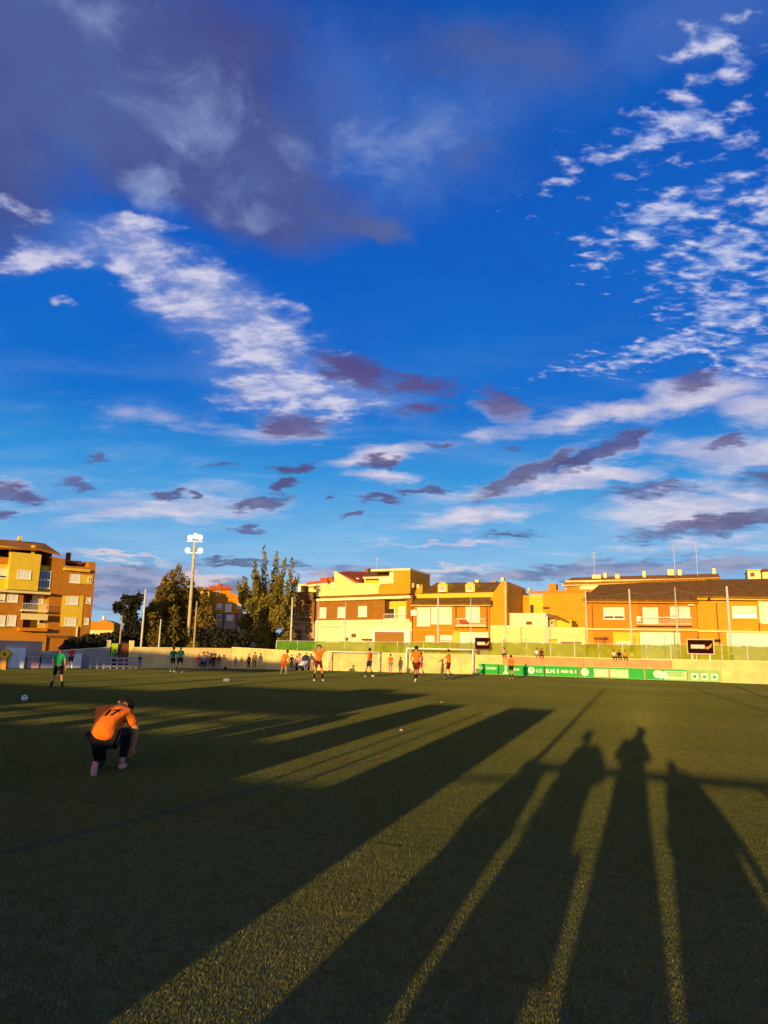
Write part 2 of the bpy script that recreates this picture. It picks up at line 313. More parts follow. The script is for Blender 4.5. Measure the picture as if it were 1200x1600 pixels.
# turf: painted lines are dyed fibres, so the dye follows the place on the pitch
bl0 = G(0, 1335); bl1 = G(480, 1215)
def turf_material(name, blades):
    m = bpy.data.materials.new(name); m.use_nodes = True; t = m.node_tree; t.nodes.clear()
    L = t.links.new
    def nn(ty, **k):
        n = t.nodes.new(ty)
        for a, b in k.items(): setattr(n, a, b)
        return n
    def ma(op, a, b=0.0, clamp=False):
        n = nn('ShaderNodeMath', operation=op, use_clamp=clamp)
        for i, x in enumerate((a, b)):
            if isinstance(x, bpy.types.NodeSocket): L(x, n.inputs[i])
            else: n.inputs[i].default_value = x
        return n.outputs[0]
    geo = nn('ShaderNodeNewGeometry'); pos = geo.outputs['Position']; sp = nn('ShaderNodeSeparateXYZ'); L(pos, sp.inputs[0])
    def noi(sc, d=4, vec=None):
        n = nn('ShaderNodeTexNoise'); n.inputs['Scale'].default_value = sc; n.inputs['Detail'].default_value = d; L(vec or pos, n.inputs['Vector']); return n.outputs[0]
    def mxc(f, a, b):
        n = nn('ShaderNodeMix', data_type='RGBA')
        if isinstance(f, bpy.types.NodeSocket): L(f, n.inputs[0])
        else: n.inputs[0].default_value = f
        for i, c in ((6, a), (7, b)):
            if isinstance(c, tuple): n.inputs[i].default_value = (*c, 1)
            else: L(c, n.inputs[i])
        return n.outputs[2]
    def mr(x, lo, hi):
        n = nn('ShaderNodeMapRange', interpolation_type='SMOOTHSTEP'); L(x, n.inputs[0]); n.inputs[1].default_value = lo; n.inputs[2].default_value = hi; return n.outputs[0]
    wear = mr(noi(.35, 5), .35, .7)
    if blades:
        rnd = geo.outputs['Random Per Island']
        c = mxc(mr(rnd, .0, 1.0), (.092, .108, .024), (.198, .196, .040))
        c = mxc(mr(rnd, .90, .98), c, (.42, .36, .18))
        c = mxc(ma('MULTIPLY', wear, .35), c, (.19, .155, .028))
        c = mxc(ma('MULTIPLY', mr(noi(9, 3), .45, .7), .45), c, (.05, .06, .012))
        c = mxc(ma('MULTIPLY', mr(noi(.12, 3), .4, .65), .3), c, (.075, .10, .016))
        fy = ma('ADD', ma('MULTIPLY', sp.outputs[0], .404), ma('MULTIPLY', sp.outputs[1], .915))     # rolls across the pitch; pile-direction brightness is painted as bands
        roll = ma('ABSOLUTE', ma('SUBTRACT', ma('FRACT', ma('MULTIPLY', fy, 1/8.0)), .5))
        c = mxc(ma('MULTIPLY', mr(roll, .23, .27), .16), c, (.05, .075, .012))
        c = mxc(ma('MULTIPLY', ma('SUBTRACT', 1.0, mr(ma('ABSOLUTE', ma('SUBTRACT', roll, .25)), .0015, .004)), .4), c, (.03, .035, .012))
    else:
        c = mxc(mr(noi(90, 3), .3, .7), (.10, .100, .045), (.22, .205, .07))
        c = mxc(ma('MULTIPLY', wear, .4), c, (.05, .04, .02))
    # blue line
    def line(c, p, q, half, colr, amt, ends=None):
        d = (Vector((q.x-p.x, q.y-p.y))).normalized(); nx, ny = -d.y, d.x
        dist = ma('ABSOLUTE', ma('ADD', ma('ADD', ma('MULTIPLY', sp.outputs[0], nx), ma('MULTIPLY', sp.outputs[1], ny)), -(p.x*nx+p.y*ny)))
        edge = ma('ADD', dist, ma('MULTIPLY', ma('ADD', noi(25, 3), -.5), half*1.2))
        f = ma('MULTIPLY', ma('SUBTRACT', 1.0, mr(edge, half*.7, half*1.1)), amt)
        if ends:
            s_ = ma('ADD', ma('ADD', ma('MULTIPLY', sp.outputs[0], d.x), ma('MULTIPLY', sp.outputs[1], d.y)), -(p.x*d.x+p.y*d.y))
            f = ma('MULTIPLY', f, ma('MULTIPLY', ma('GREATER_THAN', s_, ends[0]), ma('LESS_THAN', s_, ends[1])))
        return mxc(f, c, colr)
    c = line(c, bl0, bl1, .04, (.018, .045, .13), .42, (-3, 6.2))
    fl0 = G(560, 1058); c = line(c, fl0, fl0 + Vector((E1.x, E1.y, 0)), .06, (.5, .5, .45), .30)
    q0 = G(1000, 1075); c = line(c, q0, q0 + Vector((E1.x, E1.y, 0)), .05, (.5, .5, .45), .12)
    b = nn('ShaderNodeBsdfPrincipled'); b.inputs['Roughness'].default_value = .7 if blades else .95; b.inputs['Specular IOR Level'].default_value = .15
    L(c, b.inputs['Base Color']); out = nn('ShaderNodeOutputMaterial'); sh = b.outputs[0]
    if blades:
        tl = nn('ShaderNodeBsdfTranslucent'); L(c, tl.inputs[0]); ms = nn('ShaderNodeMixShader'); ms.inputs[0].default_value = .12; L(sh, ms.inputs[1]); L(tl.outputs[0], ms.inputs[2]); sh = ms.outputs[0]
    L(sh, out.inputs[0]); return m
pitch.data.materials.append(turf_material('turf infill', False))
TURF = turf_material('turf fibres', True)
def tuft_patch(seed, nb):
    rg = random.Random(seed); v = []; f = []
    for i in range(nb):
        x, y = rg.random(), rg.random(); a = rg.uniform(0, 2*math.pi); h = rg.uniform(.008, .019); wd = rg.uniform(.0010, .0020)
        la = rg.uniform(0, 2*math.pi); ln = rg.uniform(.0, .015); dx, dy = math.cos(a)*wd, math.sin(a)*wd; lx, ly = math.cos(la)*ln, math.sin(la)*ln
        k = len(v)
        v += [(x-dx, y-dy, 0), (x+dx, y+dy, 0), (x+dx*.8+lx*.4, y+dy*.8+ly*.4, h*.65), (x-dx*.8+lx*.4, y-dy*.8+ly*.4, h*.65), (x+lx, y+ly, h)]
        f += [(k, k+1, k+2, k+3), (k+3, k+2, k+4)]
    me = bpy.data.meshes.new('turf_fibres_%d' % seed); me.from_pydata(v, [], f); me.materials.append(TURF); return me
patch = bpy.data.objects.new('turf_patch_source', tuft_patch(1, 18000))
# base points (one per square metre in view), instanced with geometry nodes in ONE stuff object
pts = []
def inside_pitch(x, y):
    for (x0, y0), (x1, y1) in zip(WALL, WALL[1:]):
        if x0 <= x <= x1: return y < y0 + (y1-y0)*(x-x0)/(x1-x0) - .95
    return False
for j in range(0, 50):
    for i in range(-32, 33):
        if abs(i+.5) < .64*(j+1) + 4 and inside_pitch(i+.5, j+1): pts.append((i, j, .002))
pm = bpy.data.meshes.new('artificial_grass'); pm.from_pydata(pts, [], [])
grass = link('artificial_grass', pm, None, kind='stuff'); tag(grass, 'short worn artificial grass fibres covering the whole football pitch', 'grass')
pc_ = bpy.data.collections.new('turf_sources'); 
for k in range(1): pc_.objects.link(patch)
ng = bpy.data.node_groups.new('scatter_turf', 'GeometryNodeTree')
ng.interface.new_socket('Geometry', in_out='INPUT', socket_type='NodeSocketGeometry'); ng.interface.new_socket('Geometry', in_out='OUTPUT', socket_type='NodeSocketGeometry')
gi = ng.nodes.new('NodeGroupInput'); go = ng.nodes.new('NodeGroupOutput')
iop = ng.nodes.new('GeometryNodeInstanceOnPoints'); oi = ng.nodes.new('GeometryNodeObjectInfo'); oi.inputs['Object'].default_value = patch
ng.links.new(gi.outputs[0], iop.inputs['Points']); ng.links.new(oi.outputs['Geometry'], iop.inputs['Instance']); ng.links.new(iop.outputs[0], go.inputs[0])
gm = grass.modifiers.new('scatter', 'NODES'); gm.node_group = ng

# ---------------------------------------------------------------- boundary wall, fence, boards
def wall_point(u, off=0.0):      # where the view line of this column meets the wall line (moved outward by off)
    d = ray(u, 1050); best = None
    for (x0, y0), (x1, y1) in zip(WALL, WALL[1:]):
        ex, ey = x1-x0, y1-y0; l = math.hypot(ex, ey); nx, ny = -ey/l, ex/l
        px, py = x0+nx*off, y0+ny*off
        den_ = d.x*ey - d.y*ex
        if abs(den_) < 1e-9: continue
        t = (px*ey - py*ex)/den_; s_ = (px + 0 - d.x*t)
        hx, hy = d.x*t, d.y*t; k = ((hx-px)*ex+(hy-py)*ey)/(l*l)
        tol = (abs(off)*.6+.02)/l
        if t > 0 and -tol <= k <= 1+tol: return Vector((hx, hy, 0))
    raise ValueError(u)
def zat(u, v, p):                # height seen at (u, v) over the ground point p
    d = ray(u, v); t = math.hypot(p.x, p.y)/math.hypot(d.x, d.y); return EYE + d.z*t
def wall_run(label, u0, u1, vtop0, vtop1, m, step, cat='wall', off=0.0, cap=True, thick=.2):
    p0, p1 = wall_point(u0, off), wall_point(u1, off)
    L_ = (p1-p0).length; rz = math.atan2(p1.y-p0.y, p1.x-p0.x)
    t = thing('boundary_wall', label, cat, p0, rz, 'walls round the pitch')
    h0, h1 = zat(u0, vtop0, p0), zat(u1, vtop1, p1); n_ = max(1, round(L_/step))
    for k in range(n_):
        a, b = L_*k/n_, L_*(k+1)/n_; ha, hb = h0+(h1-h0)*k/n_, h0+(h1-h0)*(k+1)/n_
        g_ = .008; j = random.uniform(-.006, .006)
        MB().prism([(a+g_, j, -.1), (b-g_, j, -.1), (b-g_, j, hb), (a+g_, j, ha)], [(a+g_, thick+j, -.1), (b-g_, thick+j, -.1), (b-g_, thick+j, hb), (a+g_, thick+j, ha)]).build('panel', m, t)
    if cap: MB().prism([(0, -.03, h0), (L_, -.03, h1), (L_, -.03, h1+.05), (0, -.03, h0+.05)], [(0, thick+.03, h0), (L_, thick+.03, h1), (L_, thick+.03, h1+.05), (0, thick+.03, h0+.05)]).build('coping', CREAM, t)
    return t, p0, rz, L_, h0, h1
WALLC = mat('cream wall paint', (.74, .55, .22), var=.30, scale=1.1, bump=.3)
wall_run('low grey concrete wall behind the parked panels left of the apartment block', -60, 62, 1000, 1003, mat('pinkish wall paint', (.50, .33, .25), var=.25, scale=.7), 3)
wall_run('grey rendered wall beneath the hedge between apartment block and gateway', 62, 168, 1019, 1012, GREYW, 3)
wall_run('cream boundary wall under the brown pine trees, half in shade', 204, 360, 1012, 1014, WALLC, 2.6)
wall_run('cream boundary wall behind the yellow poplar tree', 360, 466, 1012, 1018, WALLC, 2.6)
wall_run('cream boundary wall behind the stored goals', 466, 786, 1018, 1025, WALLC, 2.6)
wall_run('salmon painted boundary wall behind the green advertising boards', 786, 1050, 1025, 1032, SALMON, 2.6)
wall_run('cream boundary wall at the right edge beyond the last green board', 1050, 1290, 1031, 1036, WALLC, 2.6)

MESH = mat('green windscreen mesh', (.23, .27, .015), var=.35, scale=1.1, rough=.9, alpha=.88)
MESH2 = mat('old green windscreen mesh', (.10, .24, .02), var=.4, scale=1.1, rough=.9, alpha=.9)
POST = mat('painted netting pole', (.62, .58, .48), var=.15, scale=4)
def mesh_fence(label, us, vt, vb, m=MESH):
    ps = [wall_point(u, .42) for u in us]
    t = thing('mesh_fence', label, 'fence', ps[0], 0, 'green mesh fences on the boundary wall')
    O = ps[0]
    for k in range(len(us)-1):
        a, b = ps[k]-O, ps[k+1]-O
        ta, tb = zat(us[k], vt[k], ps[k]), zat(us[k+1], vt[k+1], ps[k+1]); ba, bb = zat(us[k], vb[k], ps[k]), zat(us[k+1], vb[k+1], ps[k+1])
        mb = MB(); nx = 14; rg = random.Random(int(us[k]))
        d = (b-a); nrm = Vector((-d.y, d.x, 0)).normalized()
        rows = 4; grid = []
        for i in range(nx+1):
            q = i/nx; sag = -.05*math.sin(math.pi*q) + rg.uniform(-.03, .03)
            grid.append([tuple(a + d*q + nrm*(rg.uniform(-.05, .05)*(0 < r < rows)) + Vector((0, 0, (ba+(bb-ba)*q) + ((ta+(tb-ta)*q + sag) - (ba+(bb-ba)*q))*r/rows))) for r in range(rows+1)])
        i0 = 0; mb.v = [p for g_ in grid for p in g_]
        for i in range(nx):
            for r in range(rows): mb.f.append((i*(rows+1)+r, (i+1)*(rows+1)+r, (i+1)*(rows+1)+r+1, i*(rows+1)+r+1))
        mb.build('mesh_sheet', m, t, smooth=True)
        MB().tube((a.x, a.y, -.1), (a.x, a.y, ta+.05), .028).build('fence_post', STEEL, t)
        MB().tube((a.x, a.y, ta), (b.x, b.y, tb), .018, n=6).build('top_wire', STEEL, t)
    return t
def seq(a, b, n): return [a+(b-a)*i/n for i in range(n+1)]
mesh_fence('green mesh fence strip beside the poplar tree', seq(430, 496, 2), seq(1001, 1002, 2), seq(1017, 1019, 2), MESH2)
mesh_fence('green mesh fence strip behind the stored goals', seq(496, 786, 7), seq(1002, 1004, 7), seq(1019, 1025, 7))
mesh_fence('olive mesh fence strip above the salmon wall', seq(786, 1050, 7), seq(1003, 1008, 7), seq(1025, 1030, 7))
mesh_fence('olive mesh fence strip at the right edge of the pitch', seq(1050, 1290, 6), seq(1006, 1012, 6), seq(1031, 1036, 6))

# tall netting poles (base column, top column/row)
POLES = [(183, 962, 'short wooden pole by the gateway in the left wall', WOOD, .06), (217, 921, 'tall pale pole left of the brown pine trees', POST, .075), (245, 968, 'shorter pale pole in front of the pine trees', POST, .055),
         (300, 940, 'thin pole just right of the floodlight mast', WOOD, .07), (452, 934, 'tall white netting pole right of the poplar tree', POST, .07), (494, 938, 'netting pole at the left corner of the cream house', STEEL, .045),
         (537, 941, 'thin netting pole behind the player with hands on head', STEEL, .045), (684, 930, 'white netting pole in front of the orange house with dormers', POST, .075), (736, 930, 'grey netting pole beside the black sign on its stand', STEEL, .045),
         (791, 908, 'netting pole at the gable of the orange house', POST, .055), (855, 960, 'short netting pole before the low cream walls', STEEL, .04), (919, 924, 'netting pole at the left end of the long brown roofed house', POST, .06), (989, 921, 'netting pole left of the balcony door', POST, .07),
         (1062, 918, 'netting pole just left of the framed black sign', STEEL, .05), (1145, 917, 'rightmost netting pole, bent below its middle', POST, .085)]
for u, vt, lab, m_, r_ in POLES:
    p = wall_point(u, .5); z = zat(u, vt, p); t = thing('netting_pole', lab, 'pole', p, 0, 'netting poles along the boundary')
    MB().tube((0, 0, -.1), (0, 0, z), r_, r_*.75, 10).build('shaft', m_, t, smooth=True)
    MB().ball((0, 0, z), r_*.9, r_*.9, r_*.6, 8, 4).build('cap', m_, t)
    MB().tube((0, 0, -.1), (0, 0, .25), r_*1.6, r_*1.6, 10).build('base_collar', GREYW, t)
# net suspended between the poles: cords only
def net(label, ua, ub, va, vb, vlow):
    a, b = wall_point(ua, .5), wall_point(ub, .5); za, zb = zat(ua, va, a), zat(ub, vb, b)
    t = thing('ball_net', label, 'net', a, 0, 'ball nets between the poles'); d = b-a
    mb = MB(); n_ = max(8, int(d.length/.5)); zl = zat(ua, vlow, a)
    for i in range(n_+1):
        q = i/n_; p = d*q; zt = za+(zb-za)*q - .25*math.sin(math.pi*q); mb.tube((p.x, p.y, zl), (p.x, p.y, zt), .0022, n=3)
    for k in range(7):
        pr = None
        for i in range(n_+1):
            q = i/n_; p = d*q; zt = za+(zb-za)*q - .25*math.sin(math.pi*q); z_ = zl+(zt-zl)*k/6; c_ = (p.x, p.y, z_)
            if pr: mb.tube(pr, c_, .0022 if k < 6 else .007, n=3)
            pr = c_
    o = mb.build('net_cords', mat('net cord', (.30, .28, .24)), t); o['kind'] = 'stuff'
net('thin ball net from poplar tree to the cream house corner', 452, 494, 937, 941, 1001); net('thin ball net before the cream house', 494, 537, 941, 943, 1002); net('thin ball net before the garage portal', 537, 684, 943, 934, 1003)
net('thin ball net before the dormer house', 684, 791, 934, 912, 1003); net('thin ball net before the low cream walls', 791, 919, 912, 927, 1005); net('thin ball net before the long brown roofed house', 919, 989, 927, 924, 1006)
net('thin ball net in front of the balcony', 989, 1062, 924, 921, 1007); net('thin ball net at the right end', 1062, 1145, 921, 920, 1008)

# advertising boards on the grass edge in front of the wall
FONTS = {}
def text_mesh(s, size):
    key = (s,)
    c = bpy.data.curves.new('lettering', 'FONT'); c.body = s; c.size = size; c.extrude = .004; c.offset = .008
    o = bpy.data.objects.new('tmp', c); COL.objects.link(o)
    me = bpy.data.meshes.new_from_object(o.evaluated_get(bpy.context.evaluated_depsgraph_get())); bpy.data.objects.remove(o)
    xs = [v.co.x for v in me.vertices] or [0, 1]
    return me, min(xs), max(xs)
CREAMP = mat('cream lettering', (.72, .74, .55), var=.1); WHITEP = mat('white lettering', (.82, .82, .74), var=.05)
YELP = mat('yellow print', (.75, .45, .05)); GRNP = mat('pale green print', (.42, .60, .30), var=.15)
def put_text(par, s, x0, x1, zc, hgt, m, yf):
    me, a, b = text_mesh(s, 1.0); zs = [v.co.y for v in me.vertices]; z0, z1 = min(zs), max(zs)
    for v in me.vertices:
        x, z = v.co.x, v.co.y; v.co = (x0 + (x-a)/(b-a)*(x1-x0), yf - .012 - v.co.z*0.5, zc + ((z-z0)/(z1-z0)-.5)*hgt)
    me.materials.clear(); return link('lettering', me, m, par)
def disc(par, name, x, z, r, m, yf, n=16):
    return MB().prism([(x+r*math.cos(2*math.pi*k/n), yf-.02, z+r*math.sin(2*math.pi*k/n)) for k in range(n)], [(x+r*math.cos(2*math.pi*k/n), yf, z+r*math.sin(2*math.pi*k/n)) for k in range(n)]).build(name, m, par)
def strokes(par, x0, x1, z0, z1, m, yf, seed, gap=.35):   # worn print too blurred to read: rows of letter-sized marks
    rg = random.Random(seed); x = x0; mb = MB(); h = z1-z0
    while x < x1 - h*.2:
        wd = h*rg.uniform(.35, .6); st = h*.17; k = rg.randint(0, 4); x2 = min(x+wd, x1)
        mb.box(x, x+st, yf-.014, yf, z0, z1)
        if k in (0, 2, 3): mb.box(x+st, x2, yf-.014, yf, z1-st, z1)
        if k in (0, 1, 3): mb.box(x+st, x2, yf-.014, yf, z0, z0+st)
        if k in (2, 4, 0): mb.box(x+st, x2, yf-.014, yf, (z0+z1)/2-st/2, (z0+z1)/2+st/2)
        if k in (3, 4): mb.box(x2-st, x2, yf-.014, yf, z0+st, z1-st)
        x = x2 + h*.18
        if rg.random() < .12: x += h*gap
    return mb.build('lettering', m, par)
BOARDS = [(716, 842, 'green advertising board with white crest, leftmost of the row'), (843, 977, 'green advertising board lettered U.D. between two round crests'), (978, 1013, 'green advertising board with a large pale lettered panel'),
          (1014, 1061, 'bright green advertising board with a white oval emblem'), (1062, 1076, 'narrow pale green advertising board'), (1077, 1125, 'green and white advertising board, rightmost of the row')]
BOARDS = [(716, 786), (786, 881), (881, 951), (951, 1006), (1006, 1066), (1066, 1126)]
BLAB = ['green advertising board with a white round crest, leftmost in the row', 'green board lettered with pale words and a star crest, beside the player in orange', 'green board with two round cream crests and white capitals',
        'green board with a big pale lettered rectangle', 'pale green board with white oval emblem and small print', 'pale green board with blocky pattern, rightmost in the row']
# columns measured in the photo for the five seams
SEAMS = [716, 779, 852, 903, 951, 1007, 1064, 1126]
SEAMS = [(716, 779), (780, 851), (852, 904), (905, 952), (953, 1007), (1008, 1073), (1074, 1126)]
BLAB = ['green advertising board with a white round crest, leftmost in the row', 'green advertising board behind the lone player in orange', 'green advertising board with white capitals left of the cream crest',
        'green advertising board with a cream round crest in the middle', 'green advertising board with a large pale lettered panel', 'bright green advertising board with a white oval emblem, half covered by fine print', 'pale green advertising board with blocky pattern, rightmost in the row']
VB = lambda u: 1052 + (u-716)*(1067-1052)/(1125-716)
for k, (ua, ub) in enumerate(SEAMS):
    p0, p1 = G(ua, VB(ua)), G(ub, VB(ub)); p0 = wall_point(ua, -.45); p1 = wall_point(ub, -.45)
    d = p1-p0; L_ = d.length-.03; t = thing('advertising_board', BLAB[k], 'board', p0, math.atan2(d.y, d.x), 'green advertising boards along the touchline')
    h_ = .68; tilt = Euler((R(4), 0, 0)); rg = random.Random(k)
    MB().box(0, L_, 0, .03, .06, h_).build('panel', GREEND if k < 6 else mat('pale green board', (.30, .50, .16), var=.2), t)
    fr = MB(); fr.box(-.01, L_+.01, -.012, .04, h_, h_+.03); fr.box(-.01, L_+.01, -.012, .04, .03, .06); fr.build('board_frame', mat('pale green frame', (.30, .52, .16)), t)
    for sx in (.15, L_-.15): MB().tube((sx, .05, .0), (sx, .05, h_), .02, n=6).tube((sx, .05, .5), (sx, .38, .0), .018, n=6).build('support', STEEL, t)
    if k == 0:
        disc(t, 'crest', .32, .42, .2, WHITEP, 0); disc(t, 'crest_centre', .36, .34, .08, DARK, -.02)
        strokes(t, .75, 1.75, .36, .50, CREAMP, 0, 5); strokes(t, 1.95, L_-.1, .34, .50, CREAMP, 0, 6); disc(t, 'star', 1.5, .57, .05, YELP, 0)
    if k == 1:
        MB().prism([(.25, -.02, .1), (.6, -.02, .1), (.5, -.02, .3), (.5, -.02, .62), (.38, -.02, .62), (.38, -.02, .3)], [(.25, 0, .1), (.6, 0, .1), (.5, 0, .3), (.5, 0, .62), (.38, 0, .62), (.38, 0, .3)]).build('trophy_print', CREAMP, t)
        strokes(t, .9, 1.35, .32, .46, CREAMP, 0, 8); disc(t, 'crest', L_-.82, .37, .22, WHITEP, 0); disc(t, 'crest_centre', L_-.78, .37, .08, YELP, -.02)
        put_text(t, 'U.D.', L_-.5, L_-.08, .36, .22, WHITEP, 0)
    if k == 2: strokes(t, .05, .85, .24, .48, WHITEP, 0, 21); strokes(t, 1.0, L_-.1, .27, .46, WHITEP, 0, 12)
    if k == 3: disc(t, 'crest', .35, .36, .24, WHITEP, 0); disc(t, 'crest_centre', .35, .36, .12, mat('cream print', (.8, .7, .3)), -.02); MB().box(L_*.5, L_, -.012, 0, .1, .6).build('pale_panel', GRNP, t); strokes(t, L_*.55, L_-.05, .15, .5, WHITEP, -.012, 31)
    if k == 4: MB().box(0, L_*.55, -.012, 0, .1, .6).build('pale_panel', GRNP, t); strokes(t, .05, L_*.5, .15, .48, CREAMP, -.012, 32)
    if k == 5:
        for dx, dz, rr_ in ((-.35, .33, .16), (-.15, .4, .2), (.08, .35, .22), (.3, .36, .18), (.0, .52, .1)): disc(t, 'emblem', .35+max(.3, dx+.45), dz, rr_, WHITEP if rr_ > .17 else CREAMP, -.001*abs(dx*10))
        MB().box(L_*.46, L_, -.012, 0, .08, .6).build('pale_panel', GRNP, t); strokes(t, L_*.5, L_-.1, .44, .54, GREEND, -.012, 41); strokes(t, L_*.5, L_-.1, .3, .38, GREEND, -.012, 42); strokes(t, L_*.5, L_-.1, .14, .22, WHITEP, -.012, 43)
    if k == 6:
        for a_ in (.12, .42, .72): MB().box(L_*a_, L_*(a_+.2), -.012, 0, .14, .5).build('pattern_block', WHITEP, t); MB().box(L_*(a_+.05), L_*(a_+.15), -.022, -.012, .22, .4).build('pattern_block', GREEND, t)

# black signs
def sign(label, u0, v0, u1, v1, vfoot, framed):
    um = (u0+u1)/2; p = wall_point(um, -.15 if not framed else .3); L_ = (AT(u1, v0, p.y)-AT(u0, v0, p.y)).x
    z0, z1 = zat(um, v1, p), zat(um, v0, p); rz = math.atan2(-.404, .915)
    t = thing('hanging_sign', label, 'sign', (p.x, p.y, 0), rz)
    L2 = L_/1.0/2
    MB().box(-L2, L2, 0, .05, z0, z1).build('sign_panel', mat('black sign', (.018, .005, .005), rough=.95, spec=.05), t)
    fm = mat('sign frame', (.62, .42, .25)) if framed else RUST; b = .07 if framed else .04
    f_ = MB(); f_.box(-L2-b, L2+b, -.03, .06, z1, z1+b); f_.box(-L2-b, L2+b, -.03, .06, z0-b, z0); f_.box(-L2-b, -L2, -.03, .06, z0, z1); f_.box(L2, L2+b, -.03, .06, z0, z1); f_.build('sign_frame', fm, t)
    zc = (z0+z1)/2; H = z1-z0
    MB().box(-L2*.78, L2*.35, -.01, 0, zc-H*.16, zc+H*.16).build('print_panel', mat('grey print', (.35, .30, .25)), t)
    strokes(t, -L2*.7, L2*.3, zc-H*.11, zc+H*.12, WHITEP, -.01, 3)
    MB().prism([(L2*.3, -.016, zc-.05*H), (L2*.55, -.016, zc-.2*H), (L2*.85, -.016, zc-.02*H), (L2*.92, -.016, zc+.26*H), (L2*.6, -.016, zc+.02*H)], [(L2*.3, 0, zc-.05*H), (L2*.55, 0, zc-.2*H), (L2*.85, 0, zc-.02*H), (L2*.92, 0, zc+.26*H), (L2*.6, 0, zc+.02*H)]).build('swoosh_print', mat('orange print', (.75, .25, .03)), t)
    if framed:
        for sx in (-L2*.7, L2*.7): MB().box(sx-.04, sx+.04, .07, .15, 0, z0-b).build('support', STEEL, t)
    else: MB().tube((-L2*.72, .06, 0), (-L2*.72, .06, z0-b), .06, n=8).build('support', RUST, t)
sign('black sign with white print and orange swoosh on a rusty post above the boards', 743, 997, 766, 1014, 1035, False)
sign('black sign in a tan frame at the right, standing before the mesh fence', 1079, 1000, 1115, 1021, 1040, True)

# stored goals
def goal(label, u0, u1, vb, vt, cx=.042, depth=.9, y_off=-.9):
    p0, p1 = wall_point(u0, y_off), wall_point(u1, y_off); d = p1-p0; L_ = d.length; hgt = zat(u0, vt, p0)
    t = thing('football_goal', label, 'goal', p0, math.atan2(d.y, d.x), 'small goals stored by the wall')
    for x in (0, L_): MB().tube((x, 0, 0), (x, 0, hgt), cx, n=10).build('post', WHITE, t, smooth=True)
    MB().tube((-cx, 0, hgt), (L_+cx, 0, hgt), cx, n=10).build('crossbar', WHITE, t, smooth=True)
    for x in (0, L_): MB().tube((x, 0, hgt-.03), (x, depth*.9, 0.04), .02, n=6).tube((x, 0, .04), (x, depth*.9, .04), .02, n=6).build('side_frame', STEEL, t)
    mb = MB()
    for i in range(17): x = L_*i/16; mb.tube((x, 0, hgt), (x, depth*.85, .03), .003, n=3)
    for k in range(9): q = k/8; mb.tube((0, depth*.85*q, hgt-(hgt-.03)*q), (L_, depth*.85*q, hgt-(hgt-.03)*q), .003, n=3)
    mb.build('goal_net', mat('goal net cord', (.6, .58, .5)), t, kind='stuff')
goal('small white football goal behind the players left of centre', 512, 591, 1048, 1018)
goal('small white football goal behind the dark bibbed player', 635, 739, 1050, 1013, .05)

# floodlight mast
p = wall_point(290, 18.0); t = thing('floodlight_mast', 'tall floodlight mast with four lit lamps above the pine trees', 'floodlight', p)
zt = zat(303, 846, p)
MB().tube((0, 0, -.1), (0, 0, zt), .19, .12, 12).build('mast', mat('concrete mast', (.55, .42, .24), var=.15, scale=3), t, smooth=True)
MB().box(-.75, .75, -.06, .06, zt-.05, zt+.06).build('cross_arm', STEEL, t)
MB().box(-.65, .65, -.06, .06, zt-1.15, zt-1.05).build('cross_arm', STEEL, t)
for zz in (zt-3, zt-5.5): MB().box(-.02, .02, -.4, -.12, zz, zz+.04).build('climbing_bracket', STEEL, t)
LIT = mat('lit floodlight glass', (.9, .9, .85), emit=((1, .93, .85), 9.0))
for dx, dz in ((-.45, .38), (.05, .55), (.5, .42), (-.62, -.85), (.62, -.85)):
    z = zt+dz; hd = MB().tube((dx, -.12, z-.02), (dx, .22, z+.08), .25, .13, 16).tube((dx, .05, z-.38), (dx, .05, z), .03, n=6).build('lamp_head', STEEL, t, smooth=False)
    MB().tube((dx, -.15, z-.03), (dx, -.125, z-.022), .21, .21, 16).build('lamp_glass', LIT, hd)

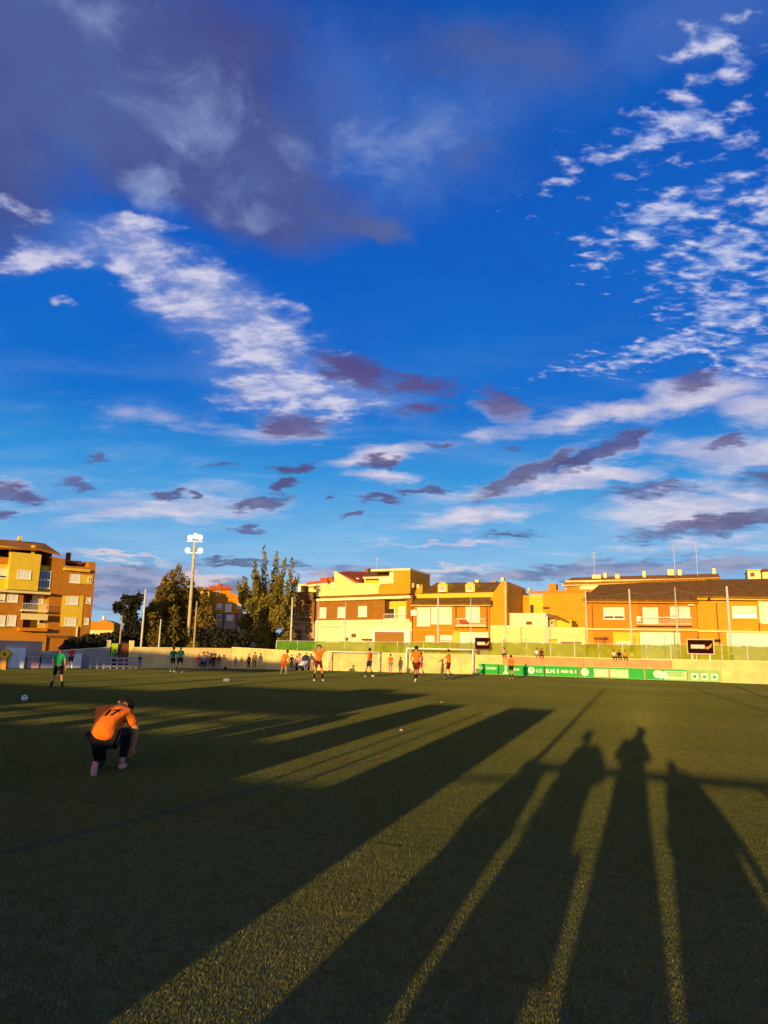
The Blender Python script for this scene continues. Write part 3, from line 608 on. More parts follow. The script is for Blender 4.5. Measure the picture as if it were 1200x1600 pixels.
# ---------------------------------------------------------------- buildings
class House:
    def __init__(s, name, label, O, e, cat='house'):
        e = Vector((e[0], e[1])).normalized(); s.O = Vector((O[0], O[1], 0)); s.e = Vector((e.x, e.y, 0)); s.n = Vector((-e.y, e.x, 0))
        s.t = thing(name, label, cat, s.O, math.atan2(e.y, e.x)); s.o = 0
    rw = random.Random(77)
    def px(s, u, v, off=0.0):
        d = ray(u, v); C0 = Vector((0, 0, EYE)); k = ((s.O - C0).dot(s.n) + off)/d.dot(s.n)
        P = C0 + d*k; return (P - s.O).dot(s.e), P.z
    def R(s, name, m, u0, v0, u1, v1, y0=0.0, y1=.1, par=None, label=None, ground=False):
        um, vm = (u0+u1)/2, (v0+v1)/2
        a, b = s.px(u0, vm, y0)[0], s.px(u1, vm, y0)[0]; z1, z0 = s.px(um, v0, y0)[1], s.px(um, v1, y0)[1]
        if ground: z0 = 0
        s.o = (s.o + .0021) % .02
        return MB().box(a, b, y0-s.o*0, y1, z0, z1).build(name, m, par or s.t, label)
    def P(s, name, m, pts, y0, y1, par=None, label=None, ground=False):
        q = [s.px(u, v, y0) for u, v in pts]
        if ground: zmin = min(z for _, z in q); q = [(a, 0 if z < zmin+.6 else z) for a, z in q]
        return MB().prism([(a, y0, z) for a, z in q], [(a, y1, z) for a, z in q]).build(name, m, par or s.t, label)
    def SL(s, name, m, eL, eR, ye, rR, rL, yr, th=.22, par=None):
        pts = [(*eL, ye), (*eR, ye), (*rR, yr), (*rL, yr)]; q = []
        for u, v, y in pts: a, z = s.px(u, v, y); q.append((a, y, z))
        return MB().prism([(a, y, z) for a, y, z in q], [(a, y+.02, z-th) for a, y, z in q]).build(name, m, par or s.t)
    def W(s, u0, v0, u1, v1, m=None, fm=None, y=0.0, panes=0, name='window', par=None):
        um, vm = (u0+u1)/2, (v0+v1)/2; a, b = s.px(u0, vm, y)[0], s.px(u1, vm, y)[0]; z1, z0 = s.px(um, v0, y)[1], s.px(um, v1, y)[1]
        f = MB(); t_ = .07; fr, bk = y-.07, y+.01
        f.box(a, b, fr, bk, z1-t_, z1); f.box(a, b, fr, bk, z0, z0+t_); f.box(a, a+t_, fr, bk, z0+t_, z1-t_); f.box(b-t_, b, fr, bk, z0+t_, z1-t_)
        for k in range(1, panes): x = a+(b-a)*k/panes; f.box(x-.03, x+.03, fr+.01, bk, z0+t_, z1-t_)
        wf = f.build(name, fm or WHITE, par or s.t)
        if m is SHUT or m is None:
            ns = max(3, min(9, int((z1-z0)/.28))); sb = MB()
            op = s.rw.choice((0, 0, 0, .14, .22)) if name == 'window' else 0
            sb = MB(); zb0 = z0+t_; Hs = (z1-z0-2*t_)
            if op: MB().box(a+t_, b-t_, y-.02, y+.005, zb0, zb0+Hs*op).build('pane', GLASS, wf)
            for k in range(ns): za = zb0+Hs*op+Hs*(1-op)*k/ns; zb = zb0+Hs*op+Hs*(1-op)*(k+1)/ns; sb.box(a+t_, b-t_, y-.035-(k % 2)*.01, y+.004, za, zb-.02)
            sb.build('shutter', SHUT, wf)
        else: MB().box(a+t_, b-t_, y-.03, y+.005, z0+t_, z1-t_).build('pane' if m is GLASS else 'shutter', m, wf)
        MB().box(a-.08, b+.08, y-.14, y+.003, z0-.06, z0-.002).build('sill', CREAM2, wf)
        return wf
    def rail(s, u0, v0, u1, v1, y=-.9, m=None, deck=True):
        um, vm = (u0+u1)/2, (v0+v1)/2; a, b = s.px(u0, vm, y)[0], s.px(u1, vm, y)[0]; z1, z0 = s.px(um, v0, y)[1], s.px(um, v1, y)[1]
        bal = MB().box(a, b, y, -.003, z0-.14, z0).build('balcony', m or CREAM, s.t)
        r_ = MB(); r_.box(a, b, y+.02, y+.06, z1-.05, z1); r_.box(a, b, y+.02, y+.06, z0+.03, z0+.07)
        n_ = int((b-a)/.16)
        for k in range(n_+1): x = a+.02+(b-a-.04)*k/n_; r_.box(x-.01, x+.01, y+.03, y+.05, z0+.07, z1-.05)
        r_.build('railing', WHITE, bal); return bal
ROW = (20.5, 70.0)
def row_origin(u, off=0.0):
    d = ray(u, 1000); n_ = Vector((.404, .915)); k = (Vector(ROW).dot(n_)+off)/(d.x*n_.x+d.y*n_.y); return (d.x*k, d.y*k)
e1 = (.915, -.404)

# house A: cream and brown brick with roof terrace
A = House('terraced_house', 'cream house with a brown brick upper floor, roof terrace and wide garage portal', row_origin(493), e1)
A.R('wall', CREAM2, 492, 971, 643, 1010, 0, 9, ground=True, label='cream ground floor wall')
A.R('wall', BRICKD, 494, 938, 601, 970, .05, 9, label='brown brick upper wall')
A.R('wall', YELLOW, 601, 938, 635, 970, 1.4, 9, label='yellow recessed terrace wall')
A.R('wall', BRICKD, 635, 930, 644, 972, .02, 9, label='brick end pier')
A.P('cornice', CREAM2, [(494, 935.5), (641, 930.5), (641, 934.5), (494, 939.5)], -.35, 9)
A.P('band', CREAM2, [(493, 969.5), (640, 967.5), (640, 972), (493, 974)], -.15, .5)
A.P('roof_edge', TILE, [(500, 931.5), (639, 927), (639, 930.4), (500, 935.4)], -.1, 4)
for q in ((500, 949, 510, 965.5), (528, 948.5, 540, 965), (560, 947, 573.5, 963.5)): A.W(*q, y=.05)
A.W(623, 948, 633, 966, y=1.4, name='door'); A.W(605, 950, 617, 967, m=GLASS, y=1.4, name='door')
A.rail(599, 959, 634, 967.5, y=-.02, m=CREAM)
A.R('garage_door', mat('brown garage door', (.33, .15, .03), var=.15), 586, 985, 631, 1012, -.02, .3, ground=True)
pf = MB(); a0, z1_ = A.px(582, 983.5, -.25); b0, _ = A.px(641, 983.5, -.25)
gp = A.px(585.5, 990, -.25)[0]; gq = A.px(631.5, 990, -.25)[0]; zq = A.px(600, 986, -.25)[1]
pf.box(a0, gp, -.25, -.03, 0, z1_); pf.box(gq, b0, -.25, -.03, 0, z1_); pf.box(gp, gq, -.25, -.03, zq-.1, z1_); pf.build('garage_portal', WHITE, A.t)
A.R('vent_grille', SHADE, 549, 990, 556, 996, -.04, .02); A.R('awning', RUST, 565, 998, 572, 1000.5, -.5, 0); A.R('awning', RUST, 573, 998, 580, 1000.5, -.5, 0); A.R('meter_box', RUST, 540, 996, 543, 1001, -.2, 0)
A.R('pipe', GREYW, 503, 979, 530, 980.2, -.06, 0)
A.P('wall', CREAM, [(497, 932), (527, 930), (527, 892.5), (524, 892.5), (554, 912), (556, 928), (500, 932)][:0] or [(522, 931), (522, 893), (526, 893.5), (555, 911), (592, 911), (592, 928)], 2.5, 9, label='pale yellow stepped parapet wall')
A.R('wall', CREAM, 494, 913, 522, 932, 2.6, 8.9, label='left terrace parapet')
A.R('wall', ORANGE2, 592, 905, 641, 928, 2.4, 9, label='ochre stair tower wall')
A.P('parapet', CREAM2, [(567, 901.5), (608, 900.5), (609, 893.5), (615, 893.5), (615, 911.5), (595, 912.5), (592, 917), (592, 904), (567, 904)], 2.2, 2.5)
A.R('wall', ORANGE2, 612, 891, 641, 906, 2.45, 9.05, label='upper ochre tower wall')
A.R('wall', YELLOW, 569, 903, 594, 912, 3.2, 8.8, label='yellow attic wall')
A.R('cornice', CREAM, 579, 888.6, 641, 892.2, 2.3, 9.2)
A.SL('roof', TILE, (567, 901), (612, 899), 3.0, (612, 892.5), (575, 892.8), 6.5)
A.SL('roof', TILER, (528, 894), (565, 912), 3.0, (572, 893.5), (545, 892.5), 8.8)
A.R('chimney', TILER, 571, 888, 575.5, 895, 7, 7.8); A.R('chimney', WHITE, 556, 903, 560, 910, 4, 4.6); A.R('chimney', YELLOW, 636, 888, 641, 894, 3, 3.8)
A.R('chimney', CREAM, 641, 911, 646, 918, 3, 3.6)
A.W(604, 904, 608, 909, m=GLASS, y=2.38)
mb = MB(); s_, z_ = A.px(588, 890, 6); mb.tube((s_, 6, z_-1), (s_, 6, z_+1.6), .03, n=6); mb.tube((s_-.5, 6, z_+1.3), (s_+.5, 6, z_+1.3), .02, n=5); mb.build('antenna', STEEL, A.t)

# shaded house left of it and red terraces
Z = House('terraced_house', 'brown house, partly painted shade-dark, half hidden behind the poplar tree', row_origin(440), e1)
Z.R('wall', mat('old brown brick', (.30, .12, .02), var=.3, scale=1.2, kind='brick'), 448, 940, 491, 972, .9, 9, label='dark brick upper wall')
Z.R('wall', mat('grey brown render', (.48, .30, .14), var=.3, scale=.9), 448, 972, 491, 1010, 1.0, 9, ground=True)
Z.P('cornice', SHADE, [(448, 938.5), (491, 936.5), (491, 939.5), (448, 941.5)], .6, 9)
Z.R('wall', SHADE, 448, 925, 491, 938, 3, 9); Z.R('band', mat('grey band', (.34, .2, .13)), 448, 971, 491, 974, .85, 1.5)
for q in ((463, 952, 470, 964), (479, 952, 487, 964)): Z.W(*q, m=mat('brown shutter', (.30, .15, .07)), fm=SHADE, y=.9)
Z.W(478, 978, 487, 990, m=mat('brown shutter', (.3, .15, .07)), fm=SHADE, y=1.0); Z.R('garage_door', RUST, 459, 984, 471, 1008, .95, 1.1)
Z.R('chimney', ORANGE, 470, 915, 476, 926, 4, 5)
T_ = House('terrace_house', 'low house with red tiled terrace roof behind the cream house', row_origin(478, 14), e1)
T_.R('wall', CREAM, 466, 912, 530, 935, 0, 7, ground=True); T_.P('roof', TILER, [(478, 910), (500, 907), (500, 903.5), (520, 900.5), (520, 906), (526, 906), (526, 911), (478, 914)], -.6, 5)
T_.P('cornice', CREAM2, [(478, 914), (527, 909), (527, 912.5), (478, 917)], -.7, 5.1)
T_.R('loggia', mat('dark red loggia', (.25, .05, .02)), 490, 914, 526, 921, -.03, .3)
for x in (498, 508, 517): T_.R('column', TILER, x, 914, x+2, 921, -.1, -.04)
T_.R('chimney', TILER, 455, 906, 460, 912, 1, 2); T_.W(466.5, 916, 476, 923, y=0)

# house B: orange with dormers
B = House('dormer_house', 'orange house with two dormers, white shutters and a small balcony', row_origin(643), e1)
B.R('wall', ORANGE, 645, 944, 765, 1010, 0, 9, ground=True)
B.P('band', ORANGE2, [(643, 983.5), (766, 985), (766, 987.2), (643, 985.7)], -.12, .1)
B.P('eave', YELLOW, [(641, 943.5), (766, 943), (766, 946.5), (641, 947)], -.7, .1)
B.SL('roof', TILE, (641, 943), (767, 943), -.75, (773, 933.5), (652, 934.5), 1.2, .15)
B.P('parapet', YELLOW, [(651, 928.5), (772, 925.5), (772, 932.5), (651, 935)], 1.2, 1.6)
B.SL('roof', TILE, (656, 927), (773, 924.5), 1.7, (785, 909.5), (682, 910.5), 6.0, .2)
B.P('wall', ORANGE2, [(764, 1008), (764, 945), (771, 926), (784, 908), (791, 908), (792, 912), (792, 1008)], .3, 9.5, label='ochre gable end wall', ground=True)
B.P('wall', ORANGE2, [(645, 944), (650, 922), (660, 912), (660, 946)], 1.8, 9.3)
for x in (684, 727):
    dm = B.P('dormer', YELLOW, [(x, 925.5), (x, 913.5), (x+4, 910), (x+11, 909.8), (x+15, 913.2), (x+15, 925)], 1.9, 4.5)
    B.W(x+3, 915, x+12, 924, y=1.9, m=mat('grey dormer glass', (.45, .40, .3)), par=dm)
B.R('chimney', CREAM, 782.5, 902.5, 787, 913, 5, 5.8); B.R('chimney', CREAM, 742, 906, 748, 911, 6, 6.6); B.R('chimney', CREAM, 651, 913, 655, 920, 4, 4.5); B.R('chimney', ORANGE, 770, 907, 775, 911, 6, 6.6)
B.W(652, 949, 672, 978, panes=2); B.W(673.5, 948, 706, 975, panes=3); B.W(728, 948, 750, 972, panes=2, name='door')
B.rail(712, 966.5, 759, 977, y=-.9); B.R('flower_pots', TILER, 718, 969, 729, 974, -1.1, -.92); B.R('air_conditioner', WHITE, 642, 953, 651, 962, -.4, 0)
for q in ((665, 993, 679, 1003), (688, 992.5, 707, 1003)): B.W(*q)
B.R('garage_door', SHUT, 718, 988, 763, 1010, -.05, 0, ground=True); B.R('pilaster', YELLOW, 708, 986.5, 717, 1010, -.1, 0, ground=True); B.R('downpipe', RUST, 711.5, 947, 713, 984, -.1, -.001)
B.R('downpipe', RUST, 760, 947, 761.5, 985, -.1, -.001)

# low yards and ochre gable between B and C
Yd = House('yard_building', 'low cream yard building with a small red vent beside the dormer house', row_origin(766), e1, 'building')
Yd.R('wall', CREAM, 766, 979, 855, 1010, 0, 6, ground=True); Yd.R('wall', CREAM2, 780, 958, 854, 979, 1.5, 6); Yd.R('parapet', CREAM2, 766, 977.5, 855, 979.5, -.1, .3)
Yd.R('vent_grille', RUST, 822, 971, 831, 976, 1.42, 1.5); Yd.R('downpipe', GREYW, 813.5, 980, 814.8, 1008, -.06, 0); Yd.R('satellite_dish', CREAM, 778, 962, 783, 971, .9, 1.0); Yd.R('downpipe', STEEL, 853.5, 962, 856, 1006, -.05, 0)
Yd.R('wall', CREAM, 856.5, 980, 915, 1010, .2, 6, ground=True, label='cream yard wall with sloped top')
Yd.P('coping', TILE, [(856, 965), (868, 961), (889, 971), (889, 973), (868, 965), (856, 968)], 1.2, 1.6); Yd.R('wall', mat('pinkish yard wall', (.6, .38, .2)), 856.5, 966, 868, 980, 1.8, 5)
Yd.R('wall', YELLOW, 869, 969, 893, 980, 1.9, 5.2); Yd.R('awning', RUST, 876, 1003, 907, 1005, -.4, .2); Yd.W(860, 969, 865, 977, m=SHADE, fm=CREAM, y=1.8); Yd.R('canopy', CREAM2, 858, 997.5, 868, 999, -.5, .2); Yd.R('door', YELLOW, 857, 1000, 870, 1006, .1, .2)
Gb = House('gable_house', 'ochre windowless gable house behind the low cream yard', row_origin(790, 7), e1)
Gb.R('wall', ORANGE2, 792, 930, 830, 965, 1, 9); Gb.R('wall', YELLOW, 827, 929, 849, 965, .2, 8); Gb.R('wall', ORANGE2, 849, 923, 917, 985, 0, 9, ground=True); Gb.R('parapet', ORANGE, 826, 922.5, 918, 926, -.08, .3)
Gb.R('wall', ORANGE2, 792, 965, 849, 1000, .5, 8, ground=True)
Gb.W(828.5, 945, 834, 958, m=GLASS, fm=RUST, y=.2); Gb.R('chimney', ORANGE, 857, 912, 869, 923, 1, 2.2); Gb.R('chimney', CREAM, 807, 916, 811, 922, 3, 3.6); Gb.P('roof', mat('mossy tile', (.16, .11, .03), var=.3), [(792, 925), (792, 921), (810, 923), (816, 931), (792, 931)], 1.5, 8)
Gb.R('wall_lamp', SHADE, 848, 948, 858, 951, -.3, 0); Gb.R('chimney', CREAM, 825, 919, 828, 924, 3, 3.5)

# house C: long ochre house with brown roof
C_ = House('long_house', 'long ochre house with a brown tiled roof, balcony and white garage door', row_origin(915), e1)
C_.R('wall', ORANGE, 916, 941, 1090, 1012, 0, 10, ground=True)
C_.P('eave', ORANGE2, [(912, 936.5), (1091, 938), (1091, 942.5), (912, 941)], -.7, .1)
C_.SL('roof', TILE, (911, 936), (1092, 937.5), -.8, (1102, 908), (936, 913.5), 6.5, .2)
C_.P('band', CREAM, [(915, 981.5), (1090, 983), (1090, 985.6), (915, 984.1)], -.35, .1); C_.R('pilaster', ORANGE2, 916, 986, 928, 1012, -.1, 0, ground=True)
C_.W(943, 949, 975.5, 967.5, panes=2)
C_.R('recess_surround', BRICK, 998, 942, 1031, 980, -.05, 0); C_.W(1004.5, 949, 1028.5, 976, panes=2, y=-.05, name='door'); C_.W(1047, 948, 1059, 966, y=0); C_.W(1061, 948, 1078, 966, y=0)
C_.R('wall_panel', BRICK, 1032, 944, 1046.5, 980, -.03, 0); C_.rail(994, 964, 1081, 975.5, y=-1.0, m=ORANGE)
C_.R('air_conditioner', WHITE, 995, 963, 1001, 971, -.4, -.06)
C_.R('garage_door', SHUT, 1000, 988, 1063, 1012, -.05, 0, ground=True); C_.R('wall_panel', YELLOW, 958, 988, 999, 1012, -.06, 0, ground=True); C_.R('door', BRICK, 926, 994, 951, 1012, -.08, 0, ground=True); C_.R('awning', RUST, 928, 996, 950, 999, -.35, 0)
C_.W(963, 1002, 985, 1009, y=-.06); C_.R('downpipe', RUST, 1053, 985, 1054.5, 1010, -.12, -.001); C_.R('downpipe', RUST, 925, 945, 926.3, 984, -.12, -.001); C_.R('awning', CREAM2, 1075, 944, 1085, 946, -.6, 0)
# house E
E_ = House('corner_house', 'golden house with a brown roof and white garage doors at the right edge', row_origin(1090), e1)
E_.R('wall', ORANGE2, 1090.5, 936, 1290, 1012, -.05, 10, ground=True)
E_.P('eave', YELLOW, [(1089, 931), (1290, 934), (1290, 939), (1089, 936.5)], -.8, .1)
E_.SL('roof', TILE, (1088, 931), (1291, 934), -.9, (1295, 903), (1104, 905.5), 6.5, .2)
E_.P('band', CREAM, [(1090, 984.5), (1290, 988), (1290, 990.5), (1090, 987)], -.4, .1)
E_.W(1144, 947, 1182, 965.5, panes=3, y=-.05); E_.R('wall_panel', CREAM2, 1186, 938, 1191, 974, -.3, -.05); E_.W(1191, 940, 1222, 974, panes=2, y=-.05, name='door')
E_.R('garage_door', SHUT, 1136, 988.5, 1230, 1014, -.1, -.05, ground=True); E_.R('downpipe', RUST, 1120, 942, 1121.6, 986, -.15, -.051); E_.R('downpipe', RUST, 1123, 986, 1124.6, 1008, -.15, -.051); E_.R('downpipe', RUST, 1186, 974, 1187.5, 986, -.2, -.051)
E_.R('wall_lamp', DARK, 1117, 999, 1126, 1002.5, -.5, -.1); E_.R('wall_lamp', DARK, 1106, 934, 1110, 937, -.95, -.8)
# second row
Sr = House('row_house', 'pale cream house with a long low brown roof and chimneys behind the long house', row_origin(885, 16), e1)
Sr.R('wall', CREAM, 884, 905, 1126, 950, 0, 8, ground=True); Sr.P('wall', CREAM2, [(905, 921), (912, 908), (940, 906.5), (940, 921)], -.4, 0); Sr.R('wall', ORANGE, 885, 917, 930, 960, -.2, 0); Sr.W(885, 926, 900, 931, y=-.2)
Sr.P('cornice', CREAM, [(879, 911.5), (1000, 906), (1126, 902), (1126, 905.5), (1000, 910), (879, 916)], -.7, .5)
Sr.SL('roof', TILEO, (880, 911), (1126, 902.5), -.8, (1122, 896), (893, 902.5), 5)
for q in ((925, 898, 939, 904), (943, 895, 948, 903), (961, 897, 968, 904), (1004, 892, 1009, 902), (1043, 889.5, 1053, 899), (1059, 890, 1065, 899), (1113, 888, 1118, 897)): Sr.R('chimney', CREAM, *q, 2.5, 3.4)
for u_, v_ in ((929, 862), (1055, 852), (1090, 851)):
    a, z = Sr.px(u_, 898, 3); a2, z2 = Sr.px(u_, v_, 3); mb = MB(); mb.tube((a, 3, z-1), (a, 3, z2), .035, n=6)
    for k in range(4): mb.tube((a-.5+.08*k, 3, z2-.15-.22*k), (a+.5-.08*k, 3, z2-.15-.22*k), .018, n=5)
    mb.build('antenna', STEEL, Sr.t)
Rb = House('rooftop_house', 'small cream rooftop room above the brown roof at the right edge', row_origin(1168, 13), e1)
Rb.R('wall', CREAM2, 1169, 891, 1190, 925, 0, 4, ground=True); Rb.W(1172.5, 895, 1179, 901, m=mat('red brown shutter', (.3, .07, .03)), fm=RUST); Rb.R('roof', YELLOW, 1167.5, 889.5, 1191, 891.5, -.2, 4.2); Rb.R('wall', CREAM, 1192, 893, 1240, 925, -1, 4, ground=True); Rb.R('roof', RUST, 1191, 888, 1242, 891.5, -1.3, 4.3)
Sg = House('row_house', 'cream house seen through the gap left of the dormer house roof', row_origin(640, 15), e1)
Sg.R('wall', CREAM, 640, 921, 668, 960, 0, 8, ground=True); Sg.R('chimney', CREAM2, 645, 916, 649, 924, 1, 2)

# apartment block on the left
eL = (.75, .66); OL = (-44.2, 80.0)
Lb = House('apartment_block', 'yellow and orange brick apartment block with balconies and tiled roof at the left edge', OL, eL, 'building')
Lb.P('wall', BRICK, [(74, 996), (80, 870), (102, 873), (102, 884), (139, 886), (139, 877), (150, 879), (140, 998)], 0, 10, label='brick tower wall')
Lb.R('wall', BRICK, 73, 996, 127, 1020, .3, 9.5, ground=True, label='lower brick wall'); Lb.R('band', RUST, 72, 993.5, 129, 995.5, -.15, .2)
Lb.R('wall', BRICK, 127, 990, 141, 1015, .35, 9, ground=True)
Lb.P('cornice', YELLOW, [(101, 886.5), (141, 890), (141, 894), (101, 890.5)], -.5, 0)
Lb.R('chimney', SHADE, 105.5, 863, 110.5, 880, 4, 4.8); Lb.R('chimney', ORANGE, 128, 880, 133, 886, 3, 3.6); Lb.R('terrace_canopy', RUST, 106, 876, 128, 881, 1, 4)
Lb.R('pilaster', YELLOW, 117, 996, 123, 1014, -.1, .3); Lb.R('downpipe', CREAM2, 119, 978, 120.5, 1013, -.2, -.02)
Lb.W(109, 897, 125, 911, y=0); Lb.R('wall_panel', YELLOW, 125.5, 898.5, 145, 912.5, -.06, 0); Lb.W(137.5, 902, 141.5, 909, m=GLASS, y=-.06)
Lb.P('wall_panel', YELLOW, [(97.5, 931), (131, 931), (127, 980.5), (94, 979)], -.05, 0); Lb.W(104, 932, 122, 945, y=-.05); Lb.W(101, 965, 119, 978, y=-.05); Lb.W(135, 933.5, 142, 943); Lb.W(132, 965.5, 138.5, 976)
# left wing
Lb.R('wall', YELLOW, -60, 879, 80.5, 923, .2, 10, label='yellow third floor wall'); Lb.R('wall', YELLOW, 14.5, 864, 62, 922, -.8, .2, label='projecting yellow bay'); Lb.R('band', CREAM, -60, 921.5, 80, 925, -.9, .3)
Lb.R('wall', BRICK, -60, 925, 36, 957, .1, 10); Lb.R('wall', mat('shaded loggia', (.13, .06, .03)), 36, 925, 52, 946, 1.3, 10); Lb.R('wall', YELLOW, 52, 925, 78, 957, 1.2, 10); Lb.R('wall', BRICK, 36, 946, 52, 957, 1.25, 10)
Lb.R('wall', BRICK, -60, 957, 36, 983, .12, 10); Lb.R('wall', YELLOW, 36, 957, 76, 983, 1.15, 10); Lb.R('wall', ORANGE, -60, 982, 73, 1010, .05, 10, ground=True)
Lb.rail(35, 943, 76, 953.5, y=-.9, m=CREAM2); Lb.R('awning', CREAM, 34, 959, 75, 968.5, -.9, -.6); Lb.R('balcony', ORANGE, 30, 981, 74, 986, -.9, .04)
Lb.W(27, 891, 48.5, 905, y=-.8); gw = Lb.W(59, 892, 79, 919, m=GLASS, panes=4, y=.0, name='window'); Lb.R('glazing_bar', WHITE, 60, 905, 78.5, 907, -.1, -.02, par=gw)
Lb.W(-12, 888, 11, 903, y=.2); Lb.W(-20, 925.5, 8, 940, y=.1); Lb.W(11.5, 926, 28, 941, y=.1, panes=2); Lb.W(-20, 961, 8, 978, y=.12); Lb.W(11, 961, 25, 978, y=.12); Lb.W(47, 938, 52, 950, m=GLASS, y=1.2); Lb.W(62, 930, 68, 944, y=1.2)
Lb.R('door', RUST, 34, 968, 47, 981, 1.1, 1.16); Lb.W(60, 966, 71, 975, m=GLASS, y=1.15); Lb.W(50, 928, 60, 944, y=1.2)
Lb.R('wall', DARK, -60, 850, 50, 866, 1.5, 9, label='dark recessed loft'); Lb.R('wall', mat('unlit loft violet', (.10, .06, .07)), 62, 858, 81, 882, 2, 9, label='dark recessed loft end'); Lb.R('column', YELLOW, 50, 852, 54.5, 866, -.6, -.1); Lb.R('column', YELLOW, 15, 855, 17, 866, -.4, -.1); Lb.R('parapet', TILEO, -60, 868, 15, 879, .15, .6)  # dark walls painted to stand for the unlit loft openings
Lb.SL('roof', TILEO, (-60, 852), (62, 857), -1.2, (55, 847), (-60, 838), 5, .25); Lb.SL('roof', TILEO, (62, 857), (94, 865), -1.2, (70, 849), (54, 847), 5, .25); Lb.R('chimney', YELLOW, 30, 838, 34.5, 844, 3, 3.8)
Lb.R('eave', YELLOW, -60, 852.5, 62, 855, -1.1, -.9)

# orange buildings far behind the pines
O2 = House('apartment_block', 'orange block with red gables and grey lower floors between the two tall trees', (-34, 128), (.98, .2), 'building')
O2.P('wall', ORANGE, [(324, 958), (326, 924), (330, 918), (338, 918), (338, 912.5), (347, 912.5), (347, 918), (361, 918), (361, 926), (378, 932), (380, 958)], 0, 9, label='orange upper wall'); O2.P('roof', TILER, [(321, 922), (329, 915.5), (341, 915.5), (341, 911), (346, 911), (346, 916), (361, 916), (361, 921), (330, 922)], -.5, 8.8)
O2.R('wall', mat('shadow grey pink render', (.36, .26, .24)), 325, 958, 380, 1000, .2, 9, ground=True, label='grey lower wall');  # shadow on the lower floors is put into this grey
for x in (334, 347.5, 368): O2.R('pilaster', RUST, x, 958, x+2.6, 985, -.1, .2)
for q in ((338, 943, 347, 952), (352, 944, 362, 956), (370, 943, 378, 951)): O2.W(*q)
O2.W(338, 960, 346, 969, m=GLASS, y=.2); O2.W(354, 961, 364, 970, y=.2); O2.W(338, 923, 343, 930, m=GLASS)
O3 = House('apartment_block', 'small yellow block just right of the floodlight mast', (-37, 122), (.98, .2), 'building')
O3.R('wall', YELLOW, 297, 923, 326, 960, 0, 8); O3.R('wall', CREAM2, 297, 960, 322, 1000, .1, 8, ground=True); O3.R('roof', TILEO, 296, 918, 322, 923, -.3, 8)
for q in ((300, 926, 306, 932), (300, 937, 306, 944), (309, 927, 316, 934), (309, 943, 318, 950)): O3.W(*q, m=GLASS)
O4 = House('terraced_house', 'distant low orange house beyond the hedge left of the dark tree', (-50, 115), (.98, .2))
O4.R('wall', CREAM, 134, 983, 176, 1010, 0, 8, ground=True); O4.P('wall', ORANGE, [(136, 984), (138, 974), (143, 970), (152, 972), (162, 968), (172, 971), (178, 974), (178, 984)], -.2, 8); O4.W(140, 986, 148, 992); O4.R('chimney', WHITE, 160, 962, 163, 969, 2, 3)

# ---------------------------------------------------------------- trees
def leaf_crown(name, parent, clumps, n_, size, m, seed, up=0.0):
    rg = random.Random(seed); v = []; f = []
    tot = sum(c[3]*c[4]*c[5] for c in clumps)
    for (cx, cy, cz, rx, ry, rz) in clumps:
        k_ = int(n_*(rx*ry*rz)/tot*1.0) + 8
        for _ in range(k_):
            while True:
                a, b, c = rg.uniform(-1, 1), rg.uniform(-1, 1), rg.uniform(-1, 1); q = a*a+b*b+c*c
                if q < 1 and (q > .25 or rg.random() < .35): break
            p = Vector((cx+a*rx, cy+b*ry, cz+c*rz)); s_ = size*rg.uniform(.5, 1.4)
            d1 = Vector((rg.gauss(0, 1), rg.gauss(0, 1), rg.gauss(0, 1)+up)).normalized(); d2 = d1.orthogonal().normalized()
            d2 = (Matrix.Rotation(rg.uniform(0, 6.28), 3, d1) @ d2)*s_*.5; d1 = d1*s_
            i = len(v); v += [tuple(p), tuple(p+d1*.5+d2), tuple(p+d1*1.1), tuple(p+d1*.5-d2)]; f.append((i, i+1, i+2, i+3))
    me = bpy.data.meshes.new(name); me.from_pydata(v, [], f); return link(name, me, m, parent)
def leafmat(name, c1, c2, tr=.25):
    m = bpy.data.materials.new(name); m.use_nodes = True; t = m.node_tree; t.nodes.clear(); L = t.links.new
    g = t.nodes.new('ShaderNodeNewGeometry'); ns = t.nodes.new('ShaderNodeTexNoise'); ns.inputs['Scale'].default_value = .9; L(g.outputs['Position'], ns.inputs['Vector'])
    ad = t.nodes.new('ShaderNodeMath'); ad.operation = 'MULTIPLY_ADD'; L(g.outputs['Random Per Island'], ad.inputs[0]); ad.inputs[1].default_value = .6; L(ns.outputs[0], ad.inputs[2])
    rp = t.nodes.new('ShaderNodeValToRGB'); rp.color_ramp.elements[0].position = .35; rp.color_ramp.elements[1].position = 1.0; rp.color_ramp.elements[0].color = (*c1, 1); rp.color_ramp.elements[1].color = (*c2, 1); L(ad.outputs[0], rp.inputs[0])
    b = t.nodes.new('ShaderNodeBsdfPrincipled'); b.inputs['Roughness'].default_value = .7; b.inputs['Specular IOR Level'].default_value = .2; L(rp.outputs[0], b.inputs['Base Color'])
    tl = t.nodes.new('ShaderNodeBsdfTranslucent'); L(rp.outputs[0], tl.inputs[0]); ms = t.nodes.new('ShaderNodeMixShader'); ms.inputs[0].default_value = tr; L(b.outputs[0], ms.inputs[1]); L(tl.outputs[0], ms.inputs[2])
    o = t.nodes.new('ShaderNodeOutputMaterial'); L(ms.outputs[0], o.inputs[0]); return m
PINE = leafmat('rusty pine needles', (.06, .055, .010), (.27, .18, .025)); POPL = leafmat('yellowing poplar leaves', (.07, .07, .010), (.32, .25, .04)); DARKL = leafmat('shade-dark leaves', (.008, .010, .006), (.03, .03, .015), .05)
BARK = mat('bark', (.16, .10, .05), var=.4, scale=6, bump=.5)
